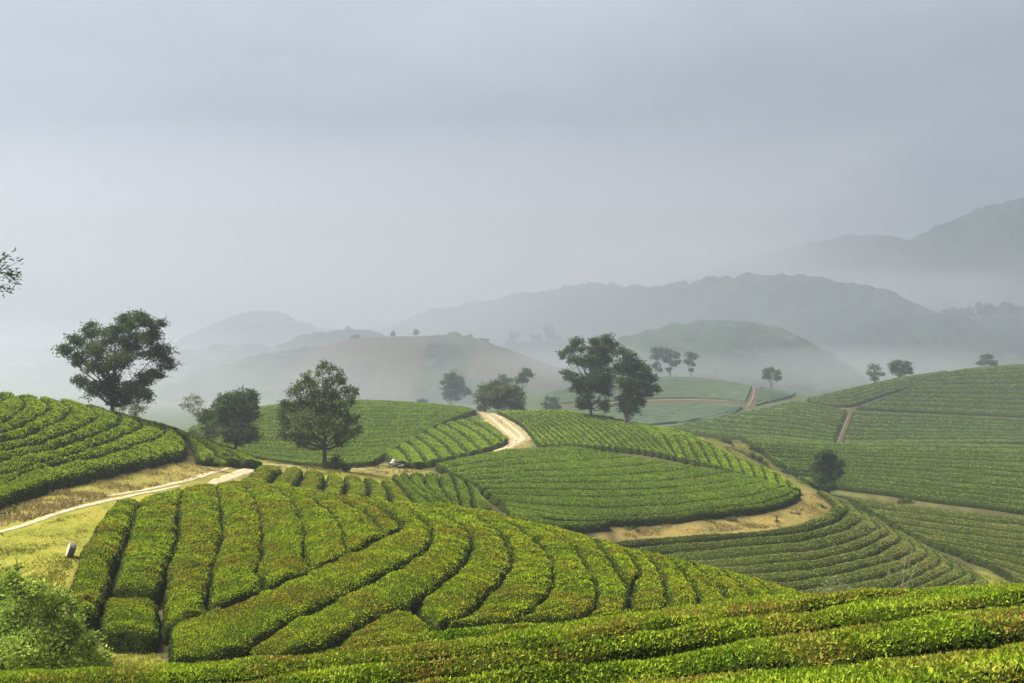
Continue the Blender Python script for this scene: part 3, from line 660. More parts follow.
# --- upper slopes on the right
u1 = [(0, [(798, 401), (815, 404), (848, 410)]), (0.5, [(742, 413), (790, 416), (842, 426)]), (1, [(664, 428), (700, 434), (745, 438), (790, 441), (835, 445)])]
field(auto(u1, 11, 0.15), (205, 345), M['tea_high'], 'tea hedges on the upper slope left of the steep path', lambda i, n: ORD[i] + ' curved tea hedge down the upper slope left of the steep path', cover=0.5, gap=0.15)
u2 = [(0, [(853, 411), (900, 413), (960, 415.5), (1024, 419), (1100, 422)]), (1, [(841, 443.5), (930, 443), (1024, 442.5), (1100, 442.5)])]
field(auto(u2, 8, 0.15), (228, 325), M['tea_high'], 'tea hedges on the upper slope right of the steep path', lambda i, n: ORD[i] + ' tea hedge below the dark ledge, right of the steep path', cover=0.5, gap=0.15)
u3 = [(0, [(806, 398.5), (830, 391), (850, 386), (890, 378), (948, 370)]), (1, [(809, 402), (848, 406), (885, 394), (948, 377)])]
field(auto(u3, 5, 0.1), (290, 380), M['tea_high'], 'tea hedges in the wedge on the right skyline', lambda i, n: ORD[i] + ' tea hedge down from the skyline, left of the diagonal path', cover=0.5, gap=0.15, minw=0.3)
u4 = [(0, [(953, 371), (985, 366.5), (1024, 364), (1100, 360)]), (1, [(853, 408), (900, 410.5), (960, 413), (1024, 416), (1100, 419)])]
field(auto(u4, 10, 0.15), (290, 380), M['tea_high'], 'tea hedges on the right skyline slope', lambda i, n: ORD[i] + ' tea hedge down from the skyline, right of the diagonal path', cover=0.5, gap=0.15)

# ------------------------------------------------------------------ trees and shrubs
def tree(name, label, cat, base, d, blobs, mat, group=None, r0=0.16, leaf=0.28, cover=2.2, seed=0, lean=0.0, fork=0.35, bark='bark', depthk=0.8, sub=7, trunk=True, spiky=0.0, crown='crown'):
    """base = sighted foot of the trunk; blobs = (column, row, radius) of the foliage masses, spread in depth round the trunk"""
    rng = np.random.default_rng(seed + 77)
    bx = (base[0] - CX) / F * d; bz = float(gz(bx, d)) - 0.05
    foot = np.array([bx, d, bz])
    k = d / F
    bl = np.array([(b[0], b[1], b[2]) for b in blobs], float)
    wid = max((bl[:, 0] + bl[:, 2]).max() - (bl[:, 0] - bl[:, 2]).min(), 1) * k / 2
    cmx = bl[:, 0].mean()
    C = []
    for px, py, r in bl:
        side = abs(px - cmx) * k / wid
        dd = rng.uniform(-1, 1) * wid * depthk * math.sqrt(max(0.1, 1 - side ** 2)) * 0.7
        dv = d + dd
        C.append([(px - CX) / F * dv, dv, CZ - (py - CY) / F * dv, r * k * 1.15])
    C = np.array(C)
    root = thing(name, label, cat, foot, group)
    zt = C[:, 2].max(); zl = (C[:, 2] - C[:, 3]).min()
    topc = np.array([C[:, 0].mean() * 0.6 + bx * 0.4, C[:, 1].mean() * .5 + d * .5, bz + (zt - bz) * 0.85])
    if trunk:
        acc = Acc()
        n = 9; t = np.linspace(0, 1, n)[:, None]
        path = foot * (1 - t) + topc * t + np.concatenate([rng.normal(size=(n, 2)) * wid * 0.03, np.zeros((n, 1))], 1) * np.minimum(1, 3 * t)
        path[0] -= [0, 0, 0.3]
        rad = r0 * (1 - 0.85 * t[:, 0]); rad[0] *= 1.35
        acc.add(*tube(path, rad, 8))
        for cx, cy, cz, r in C:
            h = np.clip((cz - bz) / (zt - bz) * 0.75 - 0.12, 0.10, 0.85) + rng.uniform(-.04, .04)
            h = max(h, fork * 0.6)
            i = h * (n - 1); j = int(min(i, n - 2)); p0 = path[j] * (1 - (i - j)) + path[j + 1] * (i - j)
            e = np.array([cx, cy, cz]); m1 = p0 * 0.55 + e * 0.45 + [0, 0, -0.12 * np.linalg.norm(e - p0)] + rng.normal(size=3) * r * 0.15
            q = catmull([p0, m1, e, e + (e - m1) * 0.25], 9)
            ra = r0 * (1 - 0.85 * h) * 0.5
            acc.add(*tube(q, np.linspace(ra, 0.012 + r0 * 0.04, 9), 6))
            for _ in range(3):
                a = q[rng.integers(4, 8)]; b = a + norm(rng.normal(size=(1, 3)) + [0, 0, .3])[0] * r * rng.uniform(.6, 1.1)
                acc.add(*tube(catmull([a, (a + b) / 2 + rng.normal(size=3) * r * .1, b], 5), np.linspace(ra * .4, 0.008 + r0 * .02, 5), 5))
        link('trunk', acc.mesh('trunk', [M[bark]], foot), root)
    VS = Acc()
    for cx, cy, cz, r in C:
        lf = leaf
        tot = int(np.clip(math.pi * r * r / (lf * lf * 0.4) * cover * 2.3, 16, 12000))
        ns = max(4, int(sub * 2.6))
        u = norm(rng.normal(size=(ns, 3))) * (rng.random((ns, 1)) ** 0.45) * [1, 1, 0.85]
        cl = np.array([cx, cy, cz]) + u * r * 0.82
        per = rng.multinomial(tot, rng.dirichlet(np.full(ns, 3.0)))
        ci = np.repeat(np.arange(ns), per); N = len(ci)
        off = rng.normal(size=(N, 3)) * [1.0, 1.0, 0.62] * r * rng.uniform(0.16, 0.33, ns)[ci][:, None]
        p = cl[ci] + off
        ax = norm(off * 0.8 / (r * 0.25) + rng.normal(size=(N, 3)) * 0.6 + [0, 0, -0.25 + spiky])
        VS.add(*[x for x in (lambda a: (a[0], None, a[1]))(leaves(p, ax, lf * rng.uniform(0.6, 1.3, N), rng, 0.5))])
    c = link(crown, VS.mesh('foliage', [M[mat]], foot, False), root)
    return root

def B(z0, z1, s, *bl):
    """blobs read off an enlarged detail: origin and scale"""
    return [(z0 + x / s, z1 + y / s, r) for x, y, r in bl]

tree('broadleaf_tree', 'broad dark tree alone on the crest of the left hill', 'tree', (112, 412), 94,
     B(0, 230, 3.103, (440, 275, 11), (400, 290, 12), (350, 325, 13), (280, 310, 10), (240, 345, 9), (198, 378, 9), (240, 400, 9), (300, 370, 13), (470, 320, 12), (500, 290, 6), (420, 360, 15), (360, 400, 14), (490, 380, 12),
       (515, 415, 9), (480, 445, 9), (300, 430, 11), (250, 465, 9), (290, 495, 9), (340, 480, 13), (400, 490, 14), (440, 465, 10), (445, 515, 9), (355, 520, 9), (395, 525, 7)),
     'tree', r0=0.22, leaf=0.23, cover=3.3, seed=1, fork=0.3)
tree('shrub', 'pale wispy shrub behind the trunk of the tree on the left hill crest', 'shrub', (128, 414), 104,
     [(122, 408, 6), (132, 405, 7), (141, 408, 6), (136, 412, 6), (113, 411, 4)], 'tree_pale', r0=0.05, leaf=0.22, cover=1.1, seed=2)
tree('broadleaf_tree', 'rounded dark tree in the dip right of the left hill', 'tree', (236, 447), 124,
     B(180, 350, 4.655, (295, 205, 8), (330, 215, 8), (270, 225, 10), (230, 250, 10), (195, 230, 7), (180, 280, 9), (300, 260, 12), (240, 300, 13), (310, 320, 12), (280, 370, 13), (210, 340, 10), (330, 390, 10), (260, 410, 10), (130, 300, 7), (110, 325, 6), (345, 260, 5)),
     'tree', r0=0.2, leaf=0.30, cover=2.5, seed=3)
tree('thin_tree', 'pale half-bare tree left of the rounded dark tree in the dip', 'tree', (203, 436), 132,
     [(188, 400, 5), (195, 397, 5), (199, 403, 6), (190, 408, 6), (198, 412, 6), (184, 405, 4)], 'tree_pale', r0=0.07, leaf=0.24, cover=0.7, seed=4, bark='twig')
tree('shrub', 'light green shrub under the rounded dark tree in the dip', 'shrub', (213, 440), 122,
     [(206, 430, 7), (214, 427, 8), (221, 432, 8), (213, 435, 7)], 'tree_olive', r0=0.05, leaf=0.28, cover=1.6, seed=5)
tree('broadleaf_tree', 'tall lone tree beside the sandy track in front of the middle hill', 'tree', (325, 469), 103,
     B(180, 350, 4.655, (665, 75, 6), (700, 90, 6), (640, 110, 5), (735, 110, 6), (740, 145, 8), (590, 130, 7), (600, 165, 10), (560, 165, 7), (680, 160, 9), (530, 200, 8), (620, 215, 13), (720, 205, 12), (780, 190, 8), (815, 195, 5),
       (500, 250, 8), (480, 300, 7), (560, 270, 13), (660, 280, 15), (750, 265, 12), (800, 240, 7), (800, 320, 9), (830, 370, 6), (500, 340, 10), (580, 340, 14), (680, 350, 13), (740, 370, 11), (490, 390, 8), (560, 400, 11), (630, 400, 9), (790, 400, 8), (740, 425, 8), (570, 440, 7)),
     'tree_olive', r0=0.24, leaf=0.25, cover=1.4, seed=6, fork=0.4)
tree('shrub', 'dark green shrub at the foot of the tall lone tree', 'shrub', (337, 470), 101,
     [(330, 466, 6), (338, 462, 7), (343, 467, 6), (334, 469, 6), (326, 469, 4), (347, 470, 4)], 'tree', r0=0.05, leaf=0.22, cover=2.4, seed=7)
tree('broadleaf_tree', 'taller left one of the twin trees on the knoll, with a forked trunk', 'tree', (591, 416), 190,
     B(540, 330, 6.4, (350, 70, 6), (430, 60, 7), (400, 100, 9), (340, 130, 8), (455, 110, 8), (420, 160, 10), (230, 85, 7), (190, 125, 6), (145, 155, 5), (260, 120, 5), (215, 190, 7), (270, 205, 6), (330, 200, 10), (400, 230, 11), (180, 280, 7), (215, 310, 7), (270, 330, 9), (340, 300, 10), (420, 320, 10),
       (230, 370, 6), (290, 390, 7), (360, 370, 8), (430, 390, 8), (265, 445, 6), (255, 485, 5), (300, 480, 5), (400, 470, 6), (425, 495, 5), (300, 430, 6)),
     'tree', 'twin trees on the knoll', r0=0.30, leaf=0.42, cover=2.5, seed=8, fork=0.3)
tree('broadleaf_tree', 'shorter right one of the twin trees on the knoll, foliage nearly to the ground', 'tree', (626, 420), 186,
     B(540, 330, 6.4, (520, 140, 7), (570, 150, 6), (540, 200, 9), (600, 210, 8), (500, 250, 8), (570, 270, 10), (650, 230, 7), (690, 260, 6), (640, 290, 9), (710, 310, 6), (530, 330, 9), (600, 350, 9), (680, 350, 8), (740, 380, 5), (560, 400, 9), (640, 410, 7), (700, 400, 5), (530, 450, 7), (590, 460, 6), (650, 470, 5), (540, 510, 6), (600, 515, 6), (570, 490, 5)),
     'tree', 'twin trees on the knoll', r0=0.2, leaf=0.42, cover=2.3, seed=9, fork=0.12)
tree('bushy_tree', 'round olive bush at the top of the pale road', 'bush', (501, 412), 226,
     B(370, 380, 5.689, (700, 25, 7), (660, 60, 8), (720, 75, 9), (770, 60, 8), (820, 65, 8), (850, 95, 7), (640, 110, 8), (690, 125, 9), (750, 125, 10), (810, 125, 9), (855, 140, 6), (640, 150, 6)),
     'tree_olive', r0=0.14, leaf=0.5, cover=2.2, seed=10)
tree('leaning_tree', 'small dark tree leaning right on the hazy slope behind the round olive bush', 'tree', (520, 390), 345,
     [(527, 371, 4), (523, 375, 5), (530, 374, 4), (519, 380, 5), (524, 381, 4)], 'tree', r0=0.2, leaf=0.7, cover=2.2, seed=11)
tree('bushy_tree', 'faint small tree left of the leaning tree in the haze', 'tree', (505, 390), 380,
     [(503, 378, 5), (508, 381, 5), (500, 384, 5), (507, 386, 4)], 'tree', r0=0.2, leaf=0.8, cover=2.0, seed=12)
tree('bushy_tree', 'hazy clump of tall foliage left of the road top', 'tree', (449, 402), 400,
     [(449, 378, 5), (454, 376, 6), (459, 382, 6), (447, 386, 7), (455, 388, 7), (462, 390, 5), (447, 395, 6), (468, 391, 5), (456, 396, 6)], 'tree', r0=0.25, leaf=0.8, cover=2.2, seed=13)
tree('shrub', 'faint round shrub on the hazy valley floor beside the tall foliage clump', 'shrub', (422, 405), 390,
     [(420, 401, 4), (424, 402, 4)], 'tree', r0=0.1, leaf=0.7, cover=2.0, seed=14)
RG = 'trees on the top of the hazy knoll'
tree('broadleaf_tree', 'left tree of the three on the hazy knoll, crown joining the middle one', 'tree', (657, 376), 470, [(654, 351, 4), (659, 350, 4), (655, 357, 4), (661, 356, 4), (656, 366, 4), (659, 370, 3)], 'tree', RG, r0=0.22, leaf=0.9, cover=2.6, seed=15, fork=.25)
tree('broadleaf_tree', 'middle tree of the three on the hazy knoll, widest crown', 'tree', (670, 376), 472, [(666, 352, 4), (672, 353, 5), (677, 356, 4), (668, 360, 5), (674, 363, 4), (669, 370, 3), (679, 362, 3)], 'tree', RG, r0=0.24, leaf=0.9, cover=2.6, seed=16, fork=.25)
tree('broadleaf_tree', 'right tree of the three on the hazy knoll, standing apart with a narrow crown', 'tree', (691, 376), 468, [(689, 355, 4), (693, 356, 4), (688, 362, 4), (692, 364, 3), (691, 370, 2.5)], 'tree', RG, r0=0.22, leaf=0.9, cover=2.6, seed=17, fork=.25)
tree('broadleaf_tree', 'small flat-crowned tree beside the pinkish field right of the hazy knoll', 'tree', (771, 386), 432, [(766, 372, 4), (771, 370, 4), (777, 372, 4), (769, 376, 4), (775, 377, 4), (779, 378, 2.5), (764, 377, 2.5)], 'tree', r0=0.25, leaf=0.8, cover=2.5, seed=18, fork=.2)
SK = 'trees behind the right skyline slope'
tree('thin_tree', 'pale feathery tree left of the dark one behind the right skyline slope', 'tree', (875, 384), 395, [(872, 367, 4), (877, 367, 4), (870, 373, 4), (876, 374, 5), (881, 374, 4), (875, 379, 4)], 'tree_olive', SK, r0=0.15, leaf=0.7, cover=1.3, seed=19)
tree('broadleaf_tree', 'dark round tree behind the right skyline slope', 'tree', (899, 381), 385, [(893, 366, 5), (900, 363, 5), (907, 366, 5), (896, 371, 5), (904, 371, 5), (910, 371, 4), (900, 375, 4)], 'tree', SK, r0=0.2, leaf=0.7, cover=2.4, seed=20)
tree('broadleaf_tree', 'rightmost hazy tree just showing over the right skyline slope', 'tree', (987, 372), 440, [(984, 358, 4), (990, 357, 4), (981, 363, 4), (988, 363, 4), (994, 363, 3.5)], 'tree', SK, r0=0.2, leaf=0.8, cover=2.2, seed=21)
tree('bushy_tree', 'lone dark bush between the round terrace and the right-hand field', 'bush', (826, 494), 156,
     [(826, 453, 6), (820, 458, 7), (831, 458, 6), (817, 466, 7), (827, 466, 9), (836, 466, 7), (842, 463, 4), (820, 475, 8), (832, 475, 8), (840, 473, 5), (818, 484, 7), (827, 484, 7), (814, 490, 4), (823, 491, 5)], 'tree', r0=0.14, leaf=0.36, cover=2.4, seed=22)
tree('bushy_tree', 'bluish round bush in the hazy hollow below the twin trees', 'bush', (551, 411), 345, [(549, 400, 5), (554, 401, 5), (547, 406, 5), (553, 407, 5), (557, 407, 4)], 'tree', r0=0.15, leaf=0.7, cover=2.2, seed=23)

# small shrubs on the dry ground
SHR = [('dark shrub on the yellow dry patch behind the knoll', (724, 444), 183, [(720, 442, 4), (725, 440, 5), (730, 442, 4), (726, 444, 4)], 'tree_olive'),
       ('long low shrub below the yellow dry patch', (746, 458), 168, [(733, 451, 5), (741, 453.5, 6), (750, 456.5, 6), (758, 460, 5), (726, 449, 4), (764, 463, 4)], 'tree_olive'),
       ('dark shrub heading the line along the left edge of the right-hand field', (755, 451), 186, [(752, 448, 3.5), (757, 449, 4)], 'tree'),
       ('second shrub down the line along the edge of the right-hand field', (777, 468), 172, [(774, 465, 4), (780, 466, 4)], 'tree'),
       ('third shrub down the line along the edge of the right-hand field', (786, 475), 166, [(784, 472, 4), (789, 473, 3.5)], 'tree'),
       ('upright shrub on the bare terrace by its right end', (821, 513), 117, [(819, 509, 3.5), (822, 506, 3.5), (824, 510, 3.5), (821, 511, 3)], 'tree_olive'),
       ('tiny pointed shrub on the lip of the bare terrace', (777, 524), 107, [(777, 521, 2), (777, 518, 1.3)], 'tree_olive'),
       ('low tuft in the middle of the bare terrace', (731, 522), 107, [(728, 520, 3), (733, 519, 3)], 'tree_olive'),
       ('wide low tuft on the bare terrace near the oval field', (705, 524), 106, [(699, 522, 3), (706, 521, 3.5), (712, 522, 3)], 'tree_olive'),
       ('low tuft at the left end of the bare terrace', (631, 531), 103, [(626, 529, 3), (633, 528, 3.5), (638, 530, 2.5)], 'tree_olive'),
       ('low tuft on the bare terrace toward its bend', (795, 515), 112, [(792, 513, 3), (797, 513, 3)], 'straw'),
       ('leafy sprig on the dry bank under the left hill', (207, 459), 84, [(203, 455, 4), (209, 454, 4.5), (206, 458, 4)], 'bush'),
       ('small sprig on the dry bank beside the nose of the left hill', (219, 464), 84, [(217, 461, 3.5), (222, 462, 3)], 'bush'),
       ('yellowish weeds at the end of the dry bank', (228, 457), 88, [(225, 454, 3.5), (231, 456, 4), (228, 458, 3)], 'tree_olive'),
       ('dark shrub on the sandy strip of the right valley side', (905, 503), 154, [(900, 501, 3), (906, 500, 3.5), (911, 502, 3)], 'tree_olive')]
for i, (l, b, d, bl, m) in enumerate(SHR):
    tree('shrub', l, 'shrub', b, d, bl, m, 'shrubs on dry ground', r0=0.03, leaf=max(0.16, d * 0.0017), cover=2.0, seed=40 + i, depthk=0.6)

# near shrubs
tree('leafy_bush', 'big bright green bush in the lower left corner', 'bush', (40, 684), 29,
     [(0, 596, 20), (28, 590, 16), (52, 600, 14), (-15, 625, 28), (18, 620, 24), (50, 620, 20), (72, 628, 13), (-5, 655, 28), (30, 648, 26), (62, 648, 20), (86, 650, 12), (98, 660, 11), (104, 668, 8), (90, 640, 10), (45, 672, 22), (80, 672, 14), (10, 676, 22), (10, 578, 10), (-30, 590, 24), (-45, 640, 30), (18, 568, 5)],
     'bush', r0=0.05, leaf=0.12, cover=3.4, seed=60, sub=14, spiky=0.4)
tree('dry_shrub', 'pale twiggy shrub in front of the ring hedges right of the round hill', 'shrub', (834, 606), 80,
     [(826, 583, 5), (834, 580, 5), (842, 588, 6), (830, 592, 6), (820, 590, 5), (850, 592, 5), (838, 596, 6), (860, 594, 4)], 'tree_pale', r0=0.03, leaf=0.16, cover=0.9, seed=61, bark='twig')
tree('dry_shrub', 'thin branching dead sapling over the curved ring hedges', 'shrub', (903, 592), 84,
     [(905, 560, 3), (912, 552, 3), (893, 562, 3), (900, 572, 4), (916, 566, 3), (888, 573, 3)], 'tree_pale', r0=0.035, leaf=0.14, cover=0.30, seed=62, bark='twig')

# the tree standing just outside the view on the left: boughs reach into the frame
def side_tree():
    rng = np.random.default_rng(5)
    d = 24.0; bx = (-115 - CX) / F * d; bz = float(gz(bx, d))
    foot = np.array([bx, d, bz - 0.2])
    root = thing('willow_leaved_tree', 'narrow-leaved tree at the left edge of the view, only twig ends showing', 'tree', foot)
    W = lambda px, py, dd=0: pt(px, py, d + dd)
    acc = Acc(); lv = Acc()
    top = W(-105, 215)
    tr = catmull([foot, foot * .6 + top * .4 + [0.15, 0.1, 0], top], 14)
    acc.add(*tube(tr, np.linspace(0.2, 0.05, 14), 9))
    boughs = [([tr[10], W(-60, 285), W(-25, 278), W(6, 268), W(17, 262)], 1.0), ([tr[10], W(-50, 292), W(-18, 283), W(8, 276), W(17, 283)], 1.0), ([W(-18, 283), W(-4, 287), W(10, 288)], 0.6), ([W(-12, 272), W(2, 260), W(8, 256)], 0.6),
              ([W(-5, 271), W(12, 274), W(21, 275)], 0.5),
              ([tr[3], W(-55, 505, -.6), W(-20, 498, -.8), W(4, 500, -.8), W(10, 508, -.8)], 0.9), ([tr[3], W(-50, 520, -.4), W(-15, 512, -.5), W(3, 514, -.5)], 0.8), ([tr[2], W(-40, 540, .3), W(-14, 528, .3), W(-2, 532, .3)], 0.8)]
    for _ in range(26):
        a = tr[rng.integers(5, 14)]; dr = norm(rng.normal(size=(1, 3)) * [1, 1, .5])[0]
        if dr[0] > 0.0: dr[0] *= 0.25
        b = a + dr * rng.uniform(1.0, 2.2); boughs.append(([a, (a + b) / 2 + [0, 0, .2], b], 2.6))
    for P, dens in boughs:
        q = catmull(P, 16); acc.add(*tube(q, np.linspace(0.022, 0.005, 16), 5))
        n = int(85 * dens); i = rng.integers(5, 16, n); o = q[i] + rng.normal(size=(n, 3)) * 0.05
        tg = norm(np.gradient(q, axis=0))[i]
        ax = norm(tg * 1.0 + rng.normal(size=(n, 3)) * 0.55 + [0, 0, -0.15])
        V, T = leaves(o + ax * 0.05, ax, rng.uniform(0.09, 0.17, n), rng, 0.24); lv.add(V, None, T)
    link('trunk', acc.mesh('trunk', [M['bark']], foot), root)
    link('crown', lv.mesh('crown', [M['tree']], foot, False), root)
side_tree()

# ------------------------------------------------------------------ things on the ground
def log_():
    d = 43.5; x, y = at(71, 557, 0.0, 38, 52); zb = float(gz(x, y))
    R, W = 0.31, 0.27
    root = thing('cut_log', 'short round log with a pale cut face, tilted on the lawn', 'log', (x, y, zb))
    rng = np.random.default_rng(3); n = 40
    a = np.linspace(0, 2 * math.pi, n, endpoint=False); rr_ = R * (1 + 0.03 * np.sin(a * 3 + 1) + 0.02 * rng.normal(size=n))
    ringsx = [(-W / 2, 1.0), (-W / 2 + 0.02, 1.03), (0, 1.0), (W / 2 - 0.02, 1.03), (W / 2, 0.98)]
    V = np.concatenate([np.stack([np.full(n, xx), np.cos(a) * rr_ * s, np.sin(a) * rr_ * s], -1) for xx, s in ringsx])
    i, j = np.meshgrid(np.arange(4), np.arange(n), indexing='ij')
    Q = np.stack([i * n + j, i * n + (j + 1) % n, (i + 1) * n + (j + 1) % n, (i + 1) * n + j], -1).reshape(-1, 4)
    from mathutils import Matrix
    R_ = np.array(Matrix.Rotation(math.radians(30), 3, 'Z') @ Matrix.Rotation(math.radians(17), 3, 'Y'))
    T = lambda v: (v @ R_.T) + [0, 0, R * 0.97]
    link('bark', make_mesh('bark', T(V), Q, None, [plain_mat('weathered bark', (0.05, 0.042, 0.038), (0.16, 0.14, 0.125), 14, 0.9, 0.6)]), root)
    for s, nm in ((-1, 'cut_face'), (1, 'cut_face')):
        rr2 = rr_ * 0.985
        Vf = np.concatenate([[[s * (W / 2 + 0.004), 0, 0]], np.stack([np.full(n, s * (W / 2 + 0.004)), np.cos(a) * rr2 * 0.5, np.sin(a) * rr2 * 0.5], -1), np.stack([np.full(n, s * (W / 2 + 0.001)), np.cos(a) * rr2, np.sin(a) * rr2], -1)])
        Tq = np.array([[0, 1 + k, 1 + (k + 1) % n] for k in range(n)]); Qq = np.array([[1 + k, 1 + n + k, 1 + n + (k + 1) % n, 1 + (k + 1) % n] for k in range(n)])
        link(nm, make_mesh(nm, T(Vf), Qq, Tq, [plain_mat('sawn wood', (0.30, 0.25, 0.15), (0.42, 0.36, 0.24), 5, 0.8)]), root)
log_()

def motorbike():
    x, y = at(397, 468.2, 0.0, 106, 132); y -= 0.0; zb = float(gz(x, y)) + 0.03
    root = thing('motorbike', 'parked motorbike with white front shield beside the track', 'motorbike', (x, y, zb)); root.rotation_euler = (0, 0, math.radians(8))
    dark = plain_mat('black rubber', (0.015, 0.015, 0.016), (0.03, 0.03, 0.032), 20, 0.7); body = plain_mat('dark grey body paint', (0.05, 0.05, 0.055), (0.08, 0.08, 0.085), 8, 0.35)
    white = plain_mat('white plastic', (0.70, 0.71, 0.72), (0.80, 0.81, 0.82), 4, 0.35); met = plain_mat('dull metal', (0.35, 0.35, 0.36), (0.5, 0.5, 0.5), 12, 0.4, 0, 0.8); seatm = plain_mat('seat vinyl', (0.02, 0.02, 0.02), (0.045, 0.045, 0.045), 10, 0.6)
    def ring(cx, cz, R, r, m, nm, par):
        a = np.linspace(0, 2 * math.pi, 28, endpoint=False); b = np.linspace(0, 2 * math.pi, 8, endpoint=False)
        A, Bb = np.meshgrid(a, b, indexing='ij'); V = np.stack([cx + (R + r * np.cos(Bb)) * np.cos(A), r * np.sin(Bb), cz + (R + r * np.cos(Bb)) * np.sin(A)], -1).reshape(-1, 3)
        i, j = np.meshgrid(np.arange(28), np.arange(8), indexing='ij')
        Q = np.stack([i * 8 + j, ((i + 1) % 28) * 8 + j, ((i + 1) % 28) * 8 + (j + 1) % 8, i * 8 + (j + 1) % 8], -1).reshape(-1, 4)
        return link(nm, make_mesh(nm, V, Q, None, [m]), par)
    for cx in (-0.62, 0.62):
        w = ring(cx, 0.29, 0.24, 0.05, dark, 'wheel', root)
        s = Acc()
        for k in range(6):
            an = k * math.pi / 3; s.add(*tube([[cx, 0, 0.29], [cx + 0.2 * math.cos(an), 0, 0.29 + 0.2 * math.sin(an)]], [0.012, 0.012], 5))
        s.add(*tube([[cx, -0.06, 0.29], [cx, 0.06, 0.29]], [0.04, 0.04], 8)); link('rim', s.mesh('rim', [met]), w)
    a = Acc(); a.add(*tube(catmull([[-0.45, 0, 0.72], [-0.28, 0, 0.48], [0, 0, 0.38], [0.3, 0, 0.5], [0.75, 0, 0.62]], 14), np.interp(np.linspace(0, 1, 14), [0, .3, .6, 1], [0.06, 0.12, 0.16, 0.09]), 10))
    a.add(*box(0.02, 0, 0.33, 0.36, 0.22, 0.2)); link('body', a.mesh('body', [body]), root)
    a = Acc(); a.add(*tube(catmull([[-0.02, 0, 0.70], [0.2, 0, 0.74], [0.45, 0, 0.76], [0.7, 0, 0.80]], 10), [.07, .11, .12, .12, .12, .12, .12, .11, .1, .06], 10)); link('seat', a.mesh('seat', [seatm]), root)
    a = Acc(); a.add(*tube(catmull([[-0.36, 0, 1.05], [-0.44, 0, 0.80], [-0.40, 0, 0.58], [-0.25, 0, 0.36]], 10), [.05, .13, .17, .18, .18, .17, .16, .14, .12, .08], 12))
    a.add(*tube(catmull([[-0.80, 0, 0.55], [-0.66, 0, 0.63], [-0.48, 0, 0.56]], 8), [.03, .07, .09, .09, .09, .08, .06, .03], 8)); link('front_shield', a.mesh('front_shield', [white]), root)
    a = Acc()
    for s in (-1, 1): a.add(*tube([[-0.40, 0.05 * s, 0.85], [-0.62, 0.07 * s, 0.29]], [0.025, 0.022], 6))
    link('fork', a.mesh('fork', [met]), root)
    a = Acc(); a.add(*tube(catmull([[-0.22, -0.34, 1.0], [-0.34, -0.18, 1.04], [-0.38, 0, 0.98], [-0.34, 0.18, 1.04], [-0.22, 0.34, 1.0]], 14), np.full(14, 0.016), 6)); link('handlebar', a.mesh('handlebar', [met]), root)
    for s in (-1, 1):
        a = Acc(); a.add(*tube([[-0.30, 0.24 * s, 1.03], [-0.36, 0.28 * s, 1.22]], [0.01, 0.01], 5)); a.add(*box(-0.37, 0.29 * s, 1.26, 0.03, 0.12, 0.08)); link('mirror', a.mesh('mirror', [white if s < 0 else met]), root)
    a = Acc(); a.add(*tube([[-0.50, 0, 0.90], [-0.44, 0, 0.90]], [0.075, 0.085], 12)); a.add(*tube([[-0.52, 0, 0.90], [-0.50, 0, 0.90]], [0.02, 0.075], 12)); link('headlight', a.mesh('headlight', [met]), root)
    a = Acc(); a.add(*tube([[0.1, -0.14, 0.26], [0.75, -0.16, 0.36]], [0.03, 0.05], 8)); link('exhaust', a.mesh('exhaust', [met]), root)
    a = Acc(); a.add(*tube([[0.05, -0.1, 0.25], [0.1, -0.24, 0.0]], [0.012, 0.012], 5)); link('kickstand', a.mesh('kickstand', [met]), root)
motorbike()

def bag():
    x, y = at(908, 540, 0.1, 104, 130); zb = float(gz(x, y))
    root = thing('cloth_bag', 'small pale and red bag lying at the foot of the ring hedges', 'bag', (x, y, zb))
    rng = np.random.default_rng(9)
    def lump(c, r, s):
        u = np.linspace(0, 2 * math.pi, 18, endpoint=False); v = np.linspace(0.05, math.pi - 0.05, 10)
        U, Vv = np.meshgrid(u, v, indexing='ij'); P = np.stack([np.cos(U) * np.sin(Vv), np.sin(U) * np.sin(Vv), np.cos(Vv)], -1).reshape(-1, 3)
        P = P * (1 + 0.18 * vnoise(P, 2.5, s)[:, None]) * r + c
        i, j = np.meshgrid(np.arange(18), np.arange(9), indexing='ij')
        return P, np.stack([i * 10 + j, ((i + 1) % 18) * 10 + j, ((i + 1) % 18) * 10 + j + 1, i * 10 + j + 1], -1).reshape(-1, 4)
    a = Acc(); a.add(*lump(np.array([0, 0, .22]), np.array([.32, .25, .26]), 3)); a.add(*tube([[0, 0, .42], [0.02, 0, .52]], [.09, .14], 9)); link('sack', a.mesh('sack', [plain_mat('pale cloth', (0.55, 0.48, 0.42), (0.70, 0.64, 0.58), 6, 0.9)]), root)
    a = Acc(); a.add(*lump(np.array([.38, 0.05, .2]), np.array([.22, .2, .22]), 8)); tag(link('red_flap', a.mesh('red_flap', [plain_mat('dark red cloth', (0.20, 0.03, 0.03), (0.30, 0.06, 0.05), 6, 0.9)]), root), 'dark red end of the bag')
bag()

